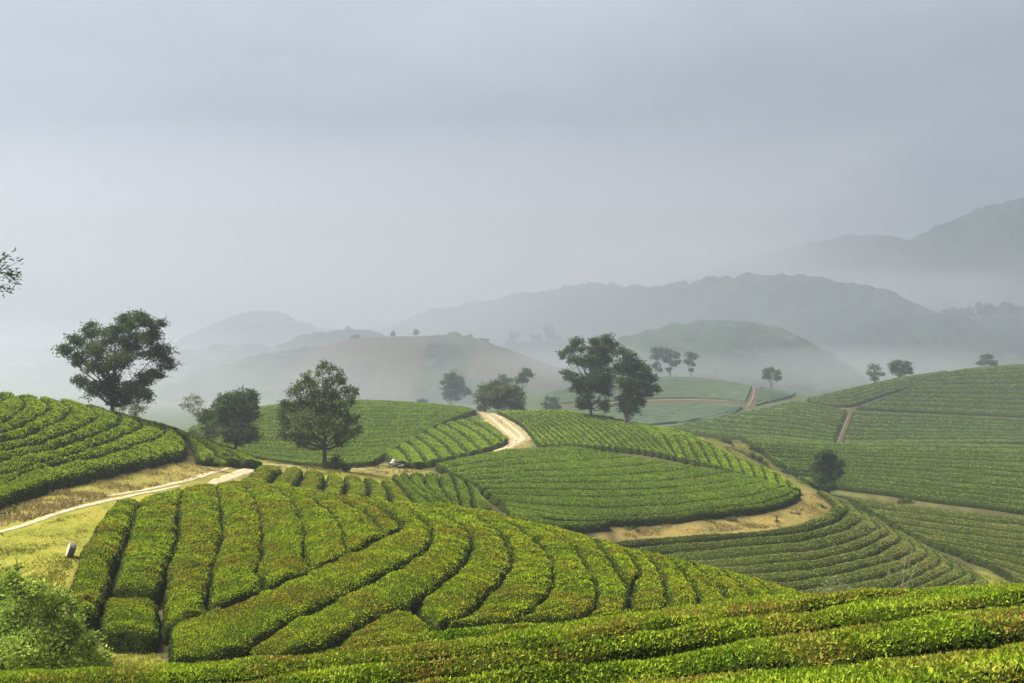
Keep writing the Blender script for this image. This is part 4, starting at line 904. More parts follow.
# ------------------------------------------------------------------ tracks (draped strips)
def strip(name, centre, width, dwin, mat, label=None, seed=0, lift=0.035, h=0.0):
    """centre: sighted line on bare ground; width in metres (start, ..., end)"""
    c = catmull(centre, 80); d = inv(c[:, 0], c[:, 1], h, *dwin); d = np.exp(smooth1(np.log(d), 3))
    P = np.stack([(c[:, 0] - CX) / F * d, d], -1); P = resample(P, int(np.clip(np.linalg.norm(np.diff(P, axis=0), axis=1).sum() / 0.3, 20, 500)))
    n = len(P); tg = norm(np.gradient(P, axis=0)); nm = np.stack([-tg[:, 1], tg[:, 0]], -1)
    w = np.interp(np.linspace(0, 1, n), np.linspace(0, 1, len(width)), width)
    z3 = np.concatenate([P, np.full((n, 1), seed * 9.1)], 1)
    wl = w / 2 * (1 + 0.30 * vnoise(z3, 0.9, 1) + 0.25 * vnoise(z3, 2.6, 2)); wr = w / 2 * (1 + 0.30 * vnoise(z3, 0.9, 3) + 0.25 * vnoise(z3, 2.6, 4))
    f = np.array([-1, -0.92, -0.5, 0, 0.5, 0.92, 1.0])
    XY = P[:, None] + nm[:, None] * np.where(f < 0, f * wl[:, None], f * wr[:, None])[..., None]
    z = gz(XY[..., 0].ravel(), XY[..., 1].ravel()).reshape(n, 7) + lift; z[:, [0, -1]] -= lift + 0.03
    V = np.concatenate([XY, z[..., None]], -1).reshape(-1, 3)
    return link(name, make_mesh(name, V, grid_quads(n, 7), None, [mat]))
TR = []
for cen, wd, dw, l in [
    ([(-140, 566), (-60, 549), (0, 532.5), (40, 520), (70, 510), (100, 503), (125, 497.5), (150, 492), (180, 486)], (0.55, 0.55, 0.5, 0.4), (46, 80), 'a'),
    ([(60, 503), (90, 499), (120, 494.5), (150, 489), (190, 480), (215, 472), (240, 466)], (0.25, 0.5, 0.55, 0.55), (52, 100), 'b'),
    ([(210, 484), (225, 479), (240, 473.5), (255, 469), (264, 466.5)], (0.7, 1.1, 1.2, 1.0), (66, 100), 'c')]:
    tag(strip('wheel_track', cen, wd, dw, M['track'], seed=len(TR)), kind='structure'); TR.append(1)
tag(strip('dirt_road', [(262, 466), (285, 466), (310, 467.5), (335, 469.5), (360, 469), (395, 467), (430, 465), (455, 461), (480, 456), (500, 450.5), (514, 445), (520, 439), (516, 433), (507, 428), (499, 422), (491, 416), (484, 411.5)], (2.0, 1.8, 1.8, 2.0, 2.2, 2.8, 4.6, 6.0, 4.2, 3.8), (88, 224), M['earth'], seed=5, lift=0.03), kind='structure')
tag(strip('wheel_track', [(345, 469.5), (395, 467.2), (432, 464.8), (455, 461), (480, 456), (502, 450), (515, 444.5), (519, 439.5), (511.5, 434), (503, 428), (495.5, 422), (488, 415.5)], (0.6, 0.8, 0.9, 1.2, 1.7, 1.5, 0.8, 0.7), (108, 222), M['track'], seed=6, lift=0.06), kind='structure')
tag(strip('wheel_track', [(523, 441.5), (523, 437), (517, 430.5), (509, 424.5), (500.5, 418), (493, 413)], (1.0, 0.7, 0.6, 0.6), (140, 224), M['track'], seed=7, lift=0.065), kind='structure')
tag(strip('footpath', [(850, 412), (846, 422), (841, 434), (837, 444)], (0.22, 0.28, 0.3), (230, 315), M['soil'], seed=8), kind='structure')
tag(strip('footpath', [(768, 399), (782, 400), (800, 402), (822, 405), (850, 409)], (2.0, 2.0, 1.0), (285, 345), M['soil'], seed=9), kind='structure')
tag(strip('footpath', [(752, 385), (754, 391), (753, 397), (750, 403), (747, 407)], (0.5, 0.6, 0.7), (345, 450), M['soil'], seed=10), kind='structure')
tag(strip('footpath', [(545, 405), (580, 404), (620, 402), (650, 400), (680, 399.5), (712, 400), (745, 402)], (0.4, 0.6, 1.6, 1.5, 0.5), (350, 440), M['soil'], seed=11), kind='structure')

# hazy far tea rows, too faint and many to count
def far_rows():
    acc = Acc()
    sets = [(auto([(0, [(548, 393), (600, 381), (660, 377), (720, 379), (752, 385)]), (1, [(540, 404), (600, 401), (660, 398), (710, 398), (745, 401)])], 16), (350, 480)),
            (auto([(0, [(545, 408), (600, 406), (660, 404), (710, 403), (742, 406)]), (1, [(600, 424), (640, 425), (690, 423), (720, 418), (742, 408)])], 12), (300, 440)),
            (auto([(0, [(760, 384), (780, 388), (796, 393)]), (1, [(756, 405), (768, 402), (790, 397)])], 8), (340, 450))]
    for bs, dw in sets:
        for a, b in zip(bs[:-1], bs[1:]):
            E = []
            for e in (a, b):
                c = catmull(e, 60); d = np.exp(smooth1(np.log(inv(c[:, 0], c[:, 1], 0.6, *dw)), 3)); E.append(np.stack([(c[:, 0] - CX) / F * d, d], -1))
            A, Bb = E; A, Bb = A * .86 + Bb * .14, A * .14 + Bb * .86
            f = np.array([0, .05, .2, .5, .8, .95, 1.0]); h = np.array([-.1, .7, .9, 1.0, .9, .7, -.1])
            XY = A[:, None] * (1 - f)[None, :, None] + Bb[:, None] * f[None, :, None]
            z = gz(XY[..., 0].ravel(), XY[..., 1].ravel()).reshape(60, 7) + h
            V = np.concatenate([XY, z[..., None]], -1).reshape(-1, 3); V[:, 2] += vnoise(V, 0.5, 3) * 0.15
            acc.add(V, grid_quads(60, 7)); TEA_XY.append(A); TEA_XY.append(Bb)
    m, nt, b, out = new_mat('far tea'); g = nt.nodes.new('ShaderNodeNewGeometry'); nz = noise_node(nt, 0.25, 6, .7, g.outputs['Position'])
    r = nt.nodes.new('ShaderNodeValToRGB'); ramp_set(r, [(.3, (0.018, 0.036, 0.016)), (.7, (0.045, 0.070, 0.026))]); nt.links.new(nz.outputs['Fac'], r.inputs['Fac']); nt.links.new(r.outputs[0], b.inputs['Base Color'])
    tag(link('tea_rows', acc.mesh('tea_rows', [m])), 'faint tea rows covering the hazy knoll beyond the twin trees', 'tea rows', kind='stuff')
far_rows()

# ------------------------------------------------------------------ ground sheet
def poly_in(px, py, poly):
    poly = np.asarray(poly, float); ins = np.zeros(px.shape, bool); j = len(poly) - 1
    for i in range(len(poly)):
        a, b = poly[i], poly[j]
        with np.errstate(divide='ignore', invalid='ignore'):
            ins ^= ((a[1] > py) != (b[1] > py)) & (px < (b[0] - a[0]) * (py - a[1]) / (b[1] - a[1] + 1e-12) + a[0])
        j = i
    return ins
X = (gp - CX) / F * gd; PY = CY - GZ / gd * F
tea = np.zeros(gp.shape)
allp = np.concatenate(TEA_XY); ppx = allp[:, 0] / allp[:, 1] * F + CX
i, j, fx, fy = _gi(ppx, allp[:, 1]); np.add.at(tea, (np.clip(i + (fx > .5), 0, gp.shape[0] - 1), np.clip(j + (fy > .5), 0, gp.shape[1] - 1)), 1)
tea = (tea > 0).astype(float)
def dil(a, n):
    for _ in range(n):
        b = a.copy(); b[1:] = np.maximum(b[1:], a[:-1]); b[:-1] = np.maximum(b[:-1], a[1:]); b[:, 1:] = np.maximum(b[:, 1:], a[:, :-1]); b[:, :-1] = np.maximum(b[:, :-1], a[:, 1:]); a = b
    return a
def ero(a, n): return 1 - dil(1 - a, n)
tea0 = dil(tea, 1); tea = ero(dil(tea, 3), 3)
dry = np.zeros(gp.shape)
for poly, d0, d1, wt in [
    ([(600, 515), (700, 510), (770, 500), (800, 480), (835, 478), (852, 505), (832, 520), (740, 540), (600, 548)], 96, 135, 1.0),
    ([(690, 430), (750, 430), (760, 450), (800, 475), (830, 485), (800, 498), (770, 480), (730, 465), (700, 452)], 120, 205, 0.5),
    ([(-60, 540), (0, 512), (60, 496), (110, 478), (150, 468), (180, 458), (270, 455), (285, 462), (345, 463), (330, 472), (262, 480), (200, 486), (120, 500), (60, 515), (0, 530)], 48, 118, 0.55),
    ([(330, 460), (440, 460), (520, 435), (480, 408), (500, 405), (545, 440), (520, 452), (480, 460), (430, 474), (360, 478)], 100, 225, 0.7),
    ([(830, 478), (900, 490), (1024, 505), (1100, 508), (1100, 522), (1024, 518), (900, 504), (840, 498)], 138, 175, 0.45),
    ([(85, 615), (170, 640), (170, 680), (80, 680)], 25, 36, 0.35)]:
    dry = np.maximum(dry, (poly_in(gp, PY, poly) & (gd > d0) & (gd < d1)).astype(float) * wt)
def blur(a, n):
    for _ in range(n):
        b = a.copy(); b[1:-1] = (a[:-2] + a[1:-1] * 2 + a[2:]) / 4; a = b.copy(); a[:, 1:-1] = (b[:, :-2] + b[:, 1:-1] * 2 + b[:, 2:]) / 4
    return a
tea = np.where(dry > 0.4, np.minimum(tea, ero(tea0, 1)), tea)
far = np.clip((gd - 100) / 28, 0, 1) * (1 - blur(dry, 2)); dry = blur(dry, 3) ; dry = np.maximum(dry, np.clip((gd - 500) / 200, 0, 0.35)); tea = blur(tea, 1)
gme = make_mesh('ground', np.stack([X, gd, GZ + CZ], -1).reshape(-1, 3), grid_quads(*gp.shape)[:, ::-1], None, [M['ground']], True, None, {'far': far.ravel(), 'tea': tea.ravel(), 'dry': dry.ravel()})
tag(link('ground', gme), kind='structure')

# grass on the open ground near by
def grass(name, poly, dwin, n, mat, hgt, label, seed):
    rng = np.random.default_rng(seed)
    poly = np.array(poly, float); lo, hi = poly.min(0), poly.max(0)
    px = rng.uniform(lo[0], hi[0], n * 3); py = rng.uniform(lo[1], hi[1], n * 3)
    k = poly_in(px, py, poly); px, py = px[k][:n], py[k][:n]
    d = inv(px, py, 0.0, *dwin); x = (px - CX) / F * d
    t = tea[np.clip(np.searchsorted(GPX, px) - 1, 0, len(GPX) - 1), np.clip(((np.log(d) - GL[0]) / (GL[1] - GL[0])).astype(int), 0, len(GL) - 1)]
    k = t < 0.4; x, d = x[k], d[k]
    p = np.stack([x, d, gz(x, d)], -1)
    cl = np.clip(vnoise(p, 0.7, seed) * 0.9 + 0.45, 0.0, 1); k = rng.random(len(p)) < 0.25 + 0.75 * cl; p = p[k]; cl = cl[k]
    p = np.repeat(p, 3, 0) + rng.normal(size=(len(p) * 3, 3)) * [.09, .09, 0]; cl = np.repeat(cl, 3)
    p[:, 2] = gz(p[:, 0], p[:, 1])
    ax = norm(rng.normal(size=(len(p), 3)) * [.55, .55, .1] + [0, 0, 0.8]); L = hgt * rng.uniform(.5, 1.3, len(p)) * (0.5 + 0.8 * cl)
    V, T = leaves(p + ax * (L * .3)[:, None], ax, L, rng, 0.22)
    tag(link(name, make_mesh(name, V, None, T, [M[mat]])), label, 'grass', kind='stuff')
grass('grass', [(-80, 560), (0, 538), (60, 519), (120, 503), (116, 502), (88, 530), (62, 590), (70, 640), (0, 680), (-80, 680)], (33, 62), 12000, 'grass', 0.11, 'short yellow-green grass of the lawn beside the round hill', 1)
grass('grass', [(96, 618), (165, 645), (165, 672), (80, 672)], (27, 36), 1400, 'grass', 0.15, 'patchy grass on the bare soil under the round hill', 2)
grass('dry_grass', [(-60, 522), (0, 503), (40, 492), (107, 472), (150, 464), (180, 458), (190, 455), (265, 461), (240, 466), (190, 480), (120, 494), (0, 528), (-60, 545)], (52, 104), 6500, 'straw', 0.26, 'dry straw-coloured grass on the bank under the left hill', 3)
grass('dry_grass', [(265, 458), (345, 464), (440, 466), (430, 472), (350, 476), (262, 474)], (88, 125), 2500, 'grass', 0.25, 'yellow-green grass along the sandy track by the lone tree', 4)
grass('dry_grass', [(478, 461), (522, 447), (528, 438), (494, 410), (481, 410), (499, 427), (508, 437), (480, 452)], (136, 225), 900, 'straw', 0.26, 'sparse dry grass on the verges of the pale road', 8)
grass('dry_grass', [(605, 522), (700, 518), (770, 508), (800, 497), (805, 484), (830, 497), (834, 506), (825, 514), (770, 528), (690, 534), (610, 538)], (98, 128), 5200, 'straw', 0.24, 'dry grass scattered over the bare terrace', 5)
grass('dry_grass', [(695, 437), (742, 436), (765, 455), (800, 478), (812, 488), (800, 485), (760, 468), (720, 448)], (130, 200), 4000, 'grass', 0.26, 'dry yellow grass patch behind the knoll', 6)
grass('grass', [(840, 498), (880, 525), (930, 550), (985, 582), (1010, 590), (1015, 580), (960, 552), (900, 528), (850, 496)], (104, 150), 2500, 'grass', 0.28, 'rough grass in the narrow valley floor on the right', 7)

# ------------------------------------------------------------------ far hills
def hill_mat(name, c1, c2, c3, bare=False):
    m, nt, b, out = new_mat(name); g = nt.nodes.new('ShaderNodeNewGeometry')
    n1 = noise_node(nt, 0.018, 6, .6, g.outputs['Position']); n2 = noise_node(nt, 0.12, 5, .7, g.outputs['Position'])
    f = mathn(nt, 'ADD', mathn(nt, 'MULTIPLY', n1.outputs['Fac'], .5), mathn(nt, 'MULTIPLY', n2.outputs['Fac'], .5))
    r = nt.nodes.new('ShaderNodeValToRGB'); ramp_set(r, [(.35, c1), (.5, c2), (.65, c3)]); nt.links.new(f, r.inputs['Fac'])
    c = r.outputs[0]
    if bare:
        a = nt.nodes.new('ShaderNodeAttribute'); a.attribute_name = 'bare'
        rb = nt.nodes.new('ShaderNodeValToRGB'); ramp_set(rb, [(.35, (0.034, 0.030, 0.019)), (.65, (0.064, 0.053, 0.034))]); mp = nt.nodes.new('ShaderNodeMapping'); mp.inputs['Scale'].default_value = (0.22, 0.012, 0.012); nt.links.new(g.outputs['Position'], mp.inputs['Vector'])
        fu = noise_node(nt, 1.0, 3, .6, mp.outputs[0]); nt.links.new(mathn(nt, 'ADD', mathn(nt, 'MULTIPLY', f, .55), mathn(nt, 'MULTIPLY', fu.outputs['Fac'], .45)), rb.inputs['Fac'])
        a2 = nt.nodes.new('ShaderNodeAttribute'); a2.attribute_name = 'field'
        c = mix_col(nt, mathn(nt, 'MULTIPLY', a.outputs['Fac'], mathn(nt, 'ADD', 0.45, n2.outputs['Fac'], True)), c, rb.outputs[0]); c = mix_col(nt, a2.outputs['Fac'], c, (0.045, 0.062, 0.028))
    nt.links.new(c, b.inputs['Base Color']); b.inputs['Roughness'].default_value = 0.95; b.inputs['Specular IOR Level'].default_value = 0.05
    return m
HM = hill_mat('hill woodland', (0.010, 0.017, 0.013), (0.018, 0.027, 0.019), (0.034, 0.044, 0.028))
HB = hill_mat('hill woodland and fields', (0.011, 0.020, 0.011), (0.022, 0.034, 0.017), (0.042, 0.056, 0.026), True)
HILLS = []
def hill(name, ridge, front, back, base=-35.0, rough=2.0, mat=None, seed=0, pstep=2.5, zones=None, sharp=1.0, gully=0.15):
    """ridge: (column, row, distance) along the crest; the slope falls 'front' metres toward us and 'back' metres behind"""
    R_ = np.array(ridge, float); px = np.arange(R_[0, 0], R_[-1, 0] + .1, pstep)
    cr = catmull(R_, 400); py = np.interp(px, cr[:, 0], cr[:, 1]); D = np.interp(px, cr[:, 0], cr[:, 2])
    n = len(px); cell = D.mean() * pstep / F
    nf = int(np.clip(front / cell / 1.2, 24, 140)); nb = int(np.clip(back / cell / 2, 10, 40))
    t = np.concatenate([np.linspace(-1, 0, nf, endpoint=False), np.linspace(0, 1, nb)])
    x = (px - CX) / F * D; top = -(py - CY) / F * D
    dy = np.where(t < 0, t * front, t * back)
    XX = np.repeat(x[:, None], len(t), 1); YY = D[:, None] + dy[None]
    P = np.stack([XX, YY, np.zeros_like(XX)], -1).reshape(-1, 3)
    s = np.abs(t)[None] * (1 + gully * (vnoise(P, 4.0 / front, seed + 1) + 0.5 * vnoise(P, 10.0 / front, seed + 2)).reshape(XX.shape) * np.minimum(1, np.abs(t) * 4)[None])
    s = np.clip(s, 0, 1); prof = (np.cos(s ** sharp * math.pi) + 1) / 2
    Z = base - 3 + (top[:, None] - base + 3) * prof
    # canopy: crowns of unequal height
    c1 = vnoise(P, 1 / 9.0, seed + 3).reshape(XX.shape); c2 = vnoise(P, 1 / 26.0, seed + 4).reshape(XX.shape); c3 = vnoise(P, 1 / 4.0, seed + 5).reshape(XX.shape)
    at_ = {}
    can = (c1 * 0.55 + c2 * 0.5 + c3 * 0.25) * rough
    if zones:
        bare = np.zeros_like(XX); fld = np.zeros_like(XX)
        ppx = XX / D[:, None] * F + CX
        for kind, a0, a1, t0, t1 in zones:
            e = 3 * c1 + 4 * c2
            mk = ((ppx + e > a0) & (ppx + e < a1) & (t[None] + c2 * .02 > t0) & (t[None] + c2 * .02 < t1)).astype(float)
            if kind == 'wood': can = can * (1 + 2.4 * mk); continue
            if kind == 'bare': bare = np.maximum(bare, mk)
            else: fld = np.maximum(fld, mk)
        can = can * (1 - 0.85 * np.maximum(bare, fld)); at_ = {'bare': blur(bare, 1).ravel(), 'field': blur(fld, 1).ravel()}
    Z = Z + can
    V = np.stack([XX, YY, Z + CZ], -1).reshape(-1, 3)
    me = make_mesh(name, V, grid_quads(n, len(t)), None, [mat or HM], True, None, at_)
    o = tag(link(name, me), kind='structure')
    HILLS.append((px, D, top + CZ)); return o
hill('hill', [(120, 398, 640), (170, 384, 650), (210, 372, 660), (250, 361, 670), (290, 352, 680), (330, 344, 690), (358, 338.5, 695), (395, 336.5, 700), (430, 336.5, 700), (450, 336, 700), (475, 339, 700), (505, 349, 690), (535, 359, 680), (565, 370, 670), (600, 381, 660), (640, 392, 650)], 190, 250, rough=1.6, mat=HB, seed=1,
     zones=[('wood', 434, 478, -0.75, 0.05), ('wood', 150, 318, -0.8, 0.05), ('bare', 352, 433, -0.74, 0.02), ('bare', 318, 352, -0.70, -0.10), ('bare', 478, 560, -0.55, -0.10), ('field', 505, 640, -0.95, -0.52), ('field', 300, 430, -1, -0.78)])
hill('hill', [(-80, 392, 900), (40, 388, 900), (120, 377, 900), (170, 362, 900), (200, 358, 900), (235, 356, 900), (262, 350, 900), (300, 343, 900), (335, 335, 900), (356, 333, 900), (400, 345, 900), (450, 360, 900)], 260, 200, rough=9, seed=2)
hill('hill', [(-300, 350, 1350), (-120, 338, 1350), (-20, 352, 1300), (30, 349, 1300), (70, 352, 1300), (110, 347, 1300), (160, 356, 1300), (230, 372, 1300)], 350, 300, rough=9, seed=3)
hill('hill', [(-200, 382, 980), (-80, 376, 980), (0, 378, 980), (30, 371, 980), (60, 364, 980), (105, 360, 980), (150, 368, 980), (190, 382, 980)], 250, 200, rough=6, seed=31)
hill('hill', [(60, 385, 1250), (130, 364, 1250), (175, 350, 1250), (200, 335, 1250), (225, 322, 1250), (250, 314, 1250), (275, 314, 1250), (300, 321, 1250), (330, 331, 1250), (380, 337, 1250), (450, 345, 1250)], 350, 300, rough=7, seed=4, sharp=0.9)
hill('hill', [(430, 378, 980), (470, 362, 980), (505, 345, 980), (520, 347, 980), (550, 343, 980), (580, 346, 980), (620, 356, 980), (680, 370, 980)], 250, 200, rough=8, seed=5)
hill('hill', [(330, 352, 1555), (370, 337, 1517), (415, 318, 1480), (440, 308, 1442), (470, 304, 1405), (500, 300, 1345), (545, 292, 1255), (600, 286, 1180), (650, 287, 1105), (690, 282, 1052), (740, 279, 1007), (800, 277, 970), (840, 283, 947), (880, 296, 925), (920, 311, 902), (960, 317, 887), (1024, 314, 880), (1100, 300, 880), (1250, 310, 880)], 300, 200, rough=8, seed=6, gully=0.22)
hill('hill', [(520, 392, 740), (560, 374, 740), (600, 350, 740), (630, 335, 740), (660, 328, 740), (690, 324, 740), (725, 322, 740), (760, 326, 740), (790, 335, 740), (815, 351, 740), (850, 364, 740), (890, 377, 740), (930, 390, 740)], 200, 220, rough=5, seed=7, mat=HB, zones=[('field', 812, 900, -0.8, -0.15), ('bare', 770, 850, -1.0, -0.80)])
hill('mountain', [(620, 300, 1598), (700, 275, 1598), (735, 262, 1598), (770, 253, 1577), (800, 246, 1564), (830, 240, 1564), (850, 237, 1564), (872, 237, 1564), (905, 241, 1550), (940, 227, 1530), (980, 212, 1496), (1024, 197, 1462), (1100, 170, 1428), (1220, 190, 1428), (1350, 215, 1428)], 420, 300, rough=9, seed=8, gully=0.2, pstep=3)

# trees that stand out on the far crests
def far_tree(px, py_top, h_px, w_px, k, label, dz=1.5, off=0, grp='lone trees on far ridge lines'):
    pxs, D, top = HILLS[k]; d = float(np.interp(px, pxs, D)) + off; zt = float(np.interp(px, pxs, top)) - dz
    rng = np.random.default_rng(int(px * 7)); foot = np.array([(px - CX) / F * d, d, zt])
    root = thing('ridge_tree', label, 'tree', foot, grp)
    H = h_px * d / F; W = w_px * d / F / 2
    a = Acc(); a.add(*tube([foot, foot + [0, 0, H * .8]], [H * .035, H * .012], 6)); link('trunk', a.mesh('trunk', [M['bark']], foot), root)
    n = 420; u = norm(rng.normal(size=(n, 3))) * (rng.random((n, 1)) ** .4)
    cl = rng.integers(0, 7, n); cc = rng.normal(size=(7, 3)) * [.45, .45, .35]
    p = foot + [0, 0, H * .54] + (u * .6 + cc[cl]) * [W, W, H * .33]
    V, T = leaves(p, rng.normal(size=(n, 3)), W * .42, rng, .7); link('crown', make_mesh('crown', V - foot, None, T, [M['tree']], False), root)
far_tree(393, 330, 9, 5, 0, 'left of two small trees on the crest of the bare reddish hill')
far_tree(416, 327, 11, 6, 0, 'right of two small trees on the crest of the bare reddish hill')
far_tree(355, 334, 7, 8, 0, 'low tree at the left end of the crest of the bare reddish hill')
far_tree(484, 337, 6, 7, 0, 'low tree right of the wooded strip on the reddish hill crest')
for i, (px, h, w, l) in enumerate([(513, 18, 9, 'hazy tree on the small ridge directly above the leaning tree'), (536, 15, 11, 'hazy round tree on the small ridge, left of the tallest one there'), (547, 22, 12, 'tallest hazy tree on the small ridge left of the twin trees'), (556, 12, 11, 'hazy tree on the small ridge just left of the twin trees')]):
    far_tree(px, 0, h, w, 5, l, 2)
for px, h, w, l in [(945, 9, 13, 'first hazy tree of the ridge row, leftmost and lowest'), (956, 11, 10, 'second hazy tree of the ridge row, next to the lowest'), (970, 15, 10, 'narrow tall hazy tree in the ridge row on the right'), (986, 16, 13, 'broad tallest hazy tree of the ridge row on the right'), (1001, 14, 14, 'rounded hazy tree of the ridge row, right of the tallest'), (1014, 12, 16, 'last hazy tree of the ridge row at the right edge')]:
    far_tree(px, 0, h * 1.5, w * 1.25, 6, l, 5, 0, 'hazy trees in a row on the right ridge')
for px, h, w, l in [(222, 17, 20, 'hazy rounded tree standing out on the dim left ridge'), (180, 12, 22, 'hazy broad tree at the left foot of the dim left ridge'), (203, 11, 14, 'hazy tree left of the rounded one on the dim left ridge'), (244, 11, 20, 'hazy low tree right of the rounded one on the dim left ridge'), (312, 13, 12, 'hazy tree near the top of the dim left ridge'), (298, 9, 12, 'hazy tree on the dim left ridge where it climbs'), (50, 14, 8, 'faint tree on the far left slope, left of the hill-crest tree')]:
    far_tree(px, 0, h, w, 1 if px > 100 else 3, l, 2)

HAZE, HAZE_COL = 0.00095, (0.325, 0.360, 0.428)
MIST, MIST_COL = 0.0014, (0.58, 0.625, 0.68)
# ------------------------------------------------------------------ haze, sky, sun, camera
def air(name, lo, hi, dens, col, g, label, round_=False):
    if round_:                      # a closed, rounded bank
        lo, hi = np.array(lo, float), np.array(hi, float)
        u = np.linspace(0, 2 * math.pi, 48, endpoint=False); vv = np.linspace(0.02, math.pi - 0.02, 24)
        U, W_ = np.meshgrid(u, vv, indexing='ij'); P = np.stack([np.cos(U) * np.sin(W_), np.sin(U) * np.sin(W_), np.cos(W_)], -1).reshape(-1, 3)
        v = (lo + hi) / 2 + P * (hi - lo) / 2
        i, j = np.meshgrid(np.arange(48), np.arange(23), indexing='ij')
        q = np.stack([i * 24 + j, i * 24 + j + 1, ((i + 1) % 48) * 24 + j + 1, ((i + 1) % 48) * 24 + j], -1).reshape(-1, 4)
        n0 = len(v); v = np.concatenate([v, [[(lo[0] + hi[0]) / 2, (lo[1] + hi[1]) / 2, hi[2]], [(lo[0] + hi[0]) / 2, (lo[1] + hi[1]) / 2, lo[2]]]])
        k = np.arange(48); t = np.concatenate([np.stack([np.full(48, n0), k * 24, ((k + 1) % 48) * 24], -1), np.stack([np.full(48, n0 + 1), ((k + 1) % 48) * 24 + 23, k * 24 + 23], -1)])
        me = make_mesh(name, v, q, t, [], False)
    else:
        v = np.array([[x, y, z] for x in (lo[0], hi[0]) for y in (lo[1], hi[1]) for z in (lo[2], hi[2])], float)
        me = make_mesh(name, v, box(0, 0, 0, 1, 1, 1)[1], None, [], False)
    m = bpy.data.materials.new(name); m.use_nodes = True; nt = m.node_tree; nt.nodes.clear()
    out = nt.nodes.new('ShaderNodeOutputMaterial'); pv = nt.nodes.new('ShaderNodeVolumePrincipled')
    pv.inputs['Color'].default_value = (*col, 1); pv.inputs['Density'].default_value = dens; pv.inputs['Anisotropy'].default_value = g
    nt.links.new(pv.outputs[0], out.inputs['Volume']); me.materials.append(m)
    m.cycles.homogeneous_volume = not round_
    if round_:                      # thins out evenly from its heart to its edge
        g_ = nt.nodes.new('ShaderNodeNewGeometry'); vs_ = nt.nodes.new('ShaderNodeVectorMath'); vs_.operation = 'SUBTRACT'; vs_.inputs[1].default_value = tuple((lo + hi) / 2); nt.links.new(g_.outputs['Position'], vs_.inputs[0])
        vm = nt.nodes.new('ShaderNodeVectorMath'); vm.operation = 'MULTIPLY'; vm.inputs[1].default_value = tuple(2 / (hi - lo)); nt.links.new(vs_.outputs[0], vm.inputs[0])
        dt = nt.nodes.new('ShaderNodeVectorMath'); dt.operation = 'DOT_PRODUCT'; nt.links.new(vm.outputs[0], dt.inputs[0]); nt.links.new(vm.outputs[0], dt.inputs[1])
        nt.links.new(mathn(nt, 'MULTIPLY', mathn(nt, 'SUBTRACT', 1.0, dt.outputs['Value'], True), dens), pv.inputs['Density'])
    tag(link(name, me), label, name, kind='stuff')
air('haze', (-2600, -30, CZ - 135), (2600, 3250, CZ + 250), HAZE, HAZE_COL, 0.4, 'pale morning haze lying over the hills')
air('mist', (-560, 215, CZ - 100), (40, 640, CZ + 16), 0.0042, (0.66, 0.69, 0.72), 0.3, 'white mist pooled in the valley behind the left hill', True)
air('mist', (40, 1140, CZ + 55), (420, 1440, CZ + 151), 0.0045, (0.62, 0.63, 0.65), 0.3, 'pale cloud wisp clinging to the left shoulder of the big mountain', True)
air('mist', (215, 1130, CZ + 29), (695, 1410, CZ + 97), 0.004, (0.62, 0.63, 0.65), 0.3, 'pale cloud strip lying under the big mountain behind the ridge trees', True)
air('mist', (73, 490, CZ + -40), (333, 710, CZ + 0), 0.0055, (0.62, 0.63, 0.65), 0.3, 'small pool of mist behind the right skyline slope', True)
air('mist', (-63, 510, CZ + -35), (157, 690, CZ + -1), 0.0045, (0.62, 0.63, 0.65), 0.3, 'small pool of mist behind the hazy knoll', True)
air('mist', (-2200, 380, CZ - 130), (2000, 1400, CZ + 92), MIST, MIST_COL, 0.3, 'low mist lying in the valleys between the far hills', True)
air('mist', (-2550, 1000, CZ - 43), (430, 3000, CZ + 225), 0.0014, (0.58, 0.57, 0.59), 0.3, 'pale bank of cloud lying behind the long wooded ridge')

SUN_EL, SUN_AZ = math.radians(58), math.radians(-85)      # azimuth from +Y, clockwise
w = bpy.data.worlds.new('World'); sc.world = w; w.use_nodes = True
nt = w.node_tree; nt.nodes.clear()
out = nt.nodes.new('ShaderNodeOutputWorld'); bg = nt.nodes.new('ShaderNodeBackground')
sky = nt.nodes.new('ShaderNodeTexSky'); sky.sky_type = 'NISHITA'; sky.sun_disc = False; sky.sun_elevation = SUN_EL; sky.sun_rotation = SUN_AZ
tc = nt.nodes.new('ShaderNodeTexCoord'); sep = nt.nodes.new('ShaderNodeSeparateXYZ'); nt.links.new(tc.outputs['Generated'], sep.inputs[0])
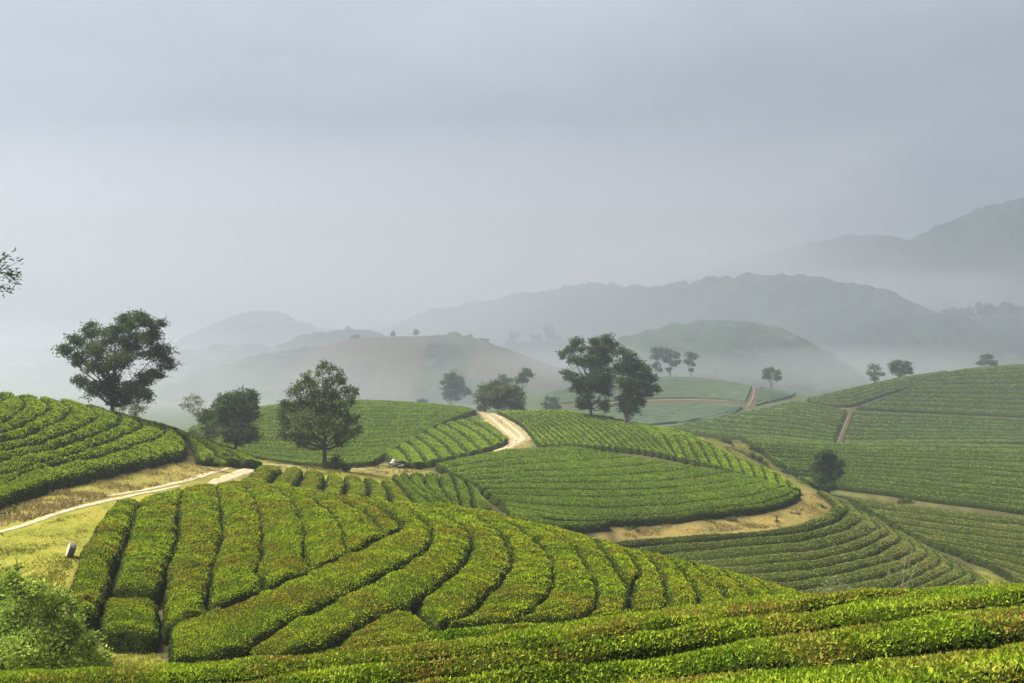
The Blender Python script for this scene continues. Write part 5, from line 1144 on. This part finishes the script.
# cloud deck: direction projected on a flat layer, so the bands flatten toward the horizon
zc = mathn(nt, 'ADD', mathn(nt, 'MAXIMUM', sep.outputs[2], 0.0), 0.12)
cx = nt.nodes.new('ShaderNodeCombineXYZ'); nt.links.new(mathn(nt, 'DIVIDE', sep.outputs[0], zc), cx.inputs[0]); nt.links.new(mathn(nt, 'DIVIDE', sep.outputs[1], zc), cx.inputs[1])
cn = noise_node(nt, 0.75, 6, 0.55, cx.outputs[0])
hr = nt.nodes.new('ShaderNodeValToRGB')
ramp_set(hr, SKYRAMP if 'SKYRAMP' in globals() else [(0.0, (1.1, 1.1, 1.1)), (0.07, (0.95, 0.95, 0.97)), (0.15, (0.62, 0.66, 0.73)), (0.24, (0.85, 0.92, 1.0)), (0.34, (1.25, 1.38, 1.46)), (0.5, (1.3, 1.4, 1.48)), (1.0, (1.5, 1.6, 1.7))]); nt.links.new(sep.outputs[2], hr.inputs['Fac'])
cr = nt.nodes.new('ShaderNodeValToRGB'); ramp_set(cr, [(0.32, (0.66, 0.665, 0.69)), (0.5, (0.98, 0.98, 0.98)), (0.68, (1.32, 1.30, 1.28))]); nt.links.new(cn.outputs['Fac'], cr.inputs['Fac'])
cl = mix_col(nt, 1.0, hr.outputs[0], cr.outputs[0], 'MULTIPLY')
gain = mix_col(nt, 1.0, cl, (SKYG, SKYG, SKYG) if 'SKYG' in globals() else (0.30, 0.30, 0.30), 'MULTIPLY')
fin = mix_col(nt, 0.97, sky.outputs[0], gain)           # the overcast veil covers nearly all of the blue
nt.links.new(fin, bg.inputs['Color']); bg.inputs['Strength'].default_value = 0.10
nt.links.new(bg.outputs[0], out.inputs['Surface'])

sl = bpy.data.lights.new('sun', 'SUN'); sl.energy = 1.5; sl.angle = math.radians(35); sl.color = (1.0, 0.95, 0.86)
so = bpy.data.objects.new('sun', sl); COL.objects.link(so)
dv = Vector((math.sin(SUN_AZ) * math.cos(SUN_EL), math.cos(SUN_AZ) * math.cos(SUN_EL), math.sin(SUN_EL)))
so.rotation_euler = (-dv).to_track_quat('-Z', 'Y').to_euler(); so.location = (0, 0, 300)

cam = bpy.data.cameras.new('camera'); cam.lens = 36.0 * F / 1024.0; cam.sensor_width = 36; cam.sensor_fit = 'HORIZONTAL'; cam.clip_start = 0.1; cam.clip_end = 9000
co = bpy.data.objects.new('camera', cam); COL.objects.link(co); co.location = (0, 0, CZ); co.rotation_euler = (math.pi / 2, 0, 0)
sc.camera = co
sc.render.resolution_x, sc.render.resolution_y = 1024, 683
vs = sc.view_settings; vs.view_transform = 'Standard'; vs.look = 'None'; vs.gamma = 1; vs.use_curve_mapping = False; vs.exposure = 3.7
cy = sc.cycles; cy.volume_bounces = 1; cy.max_bounces = 6; cy.transparent_max_bounces = 8; cy.use_denoising = True
cy.volume_step_rate = 0.5
print('leaf count', LEAFN)
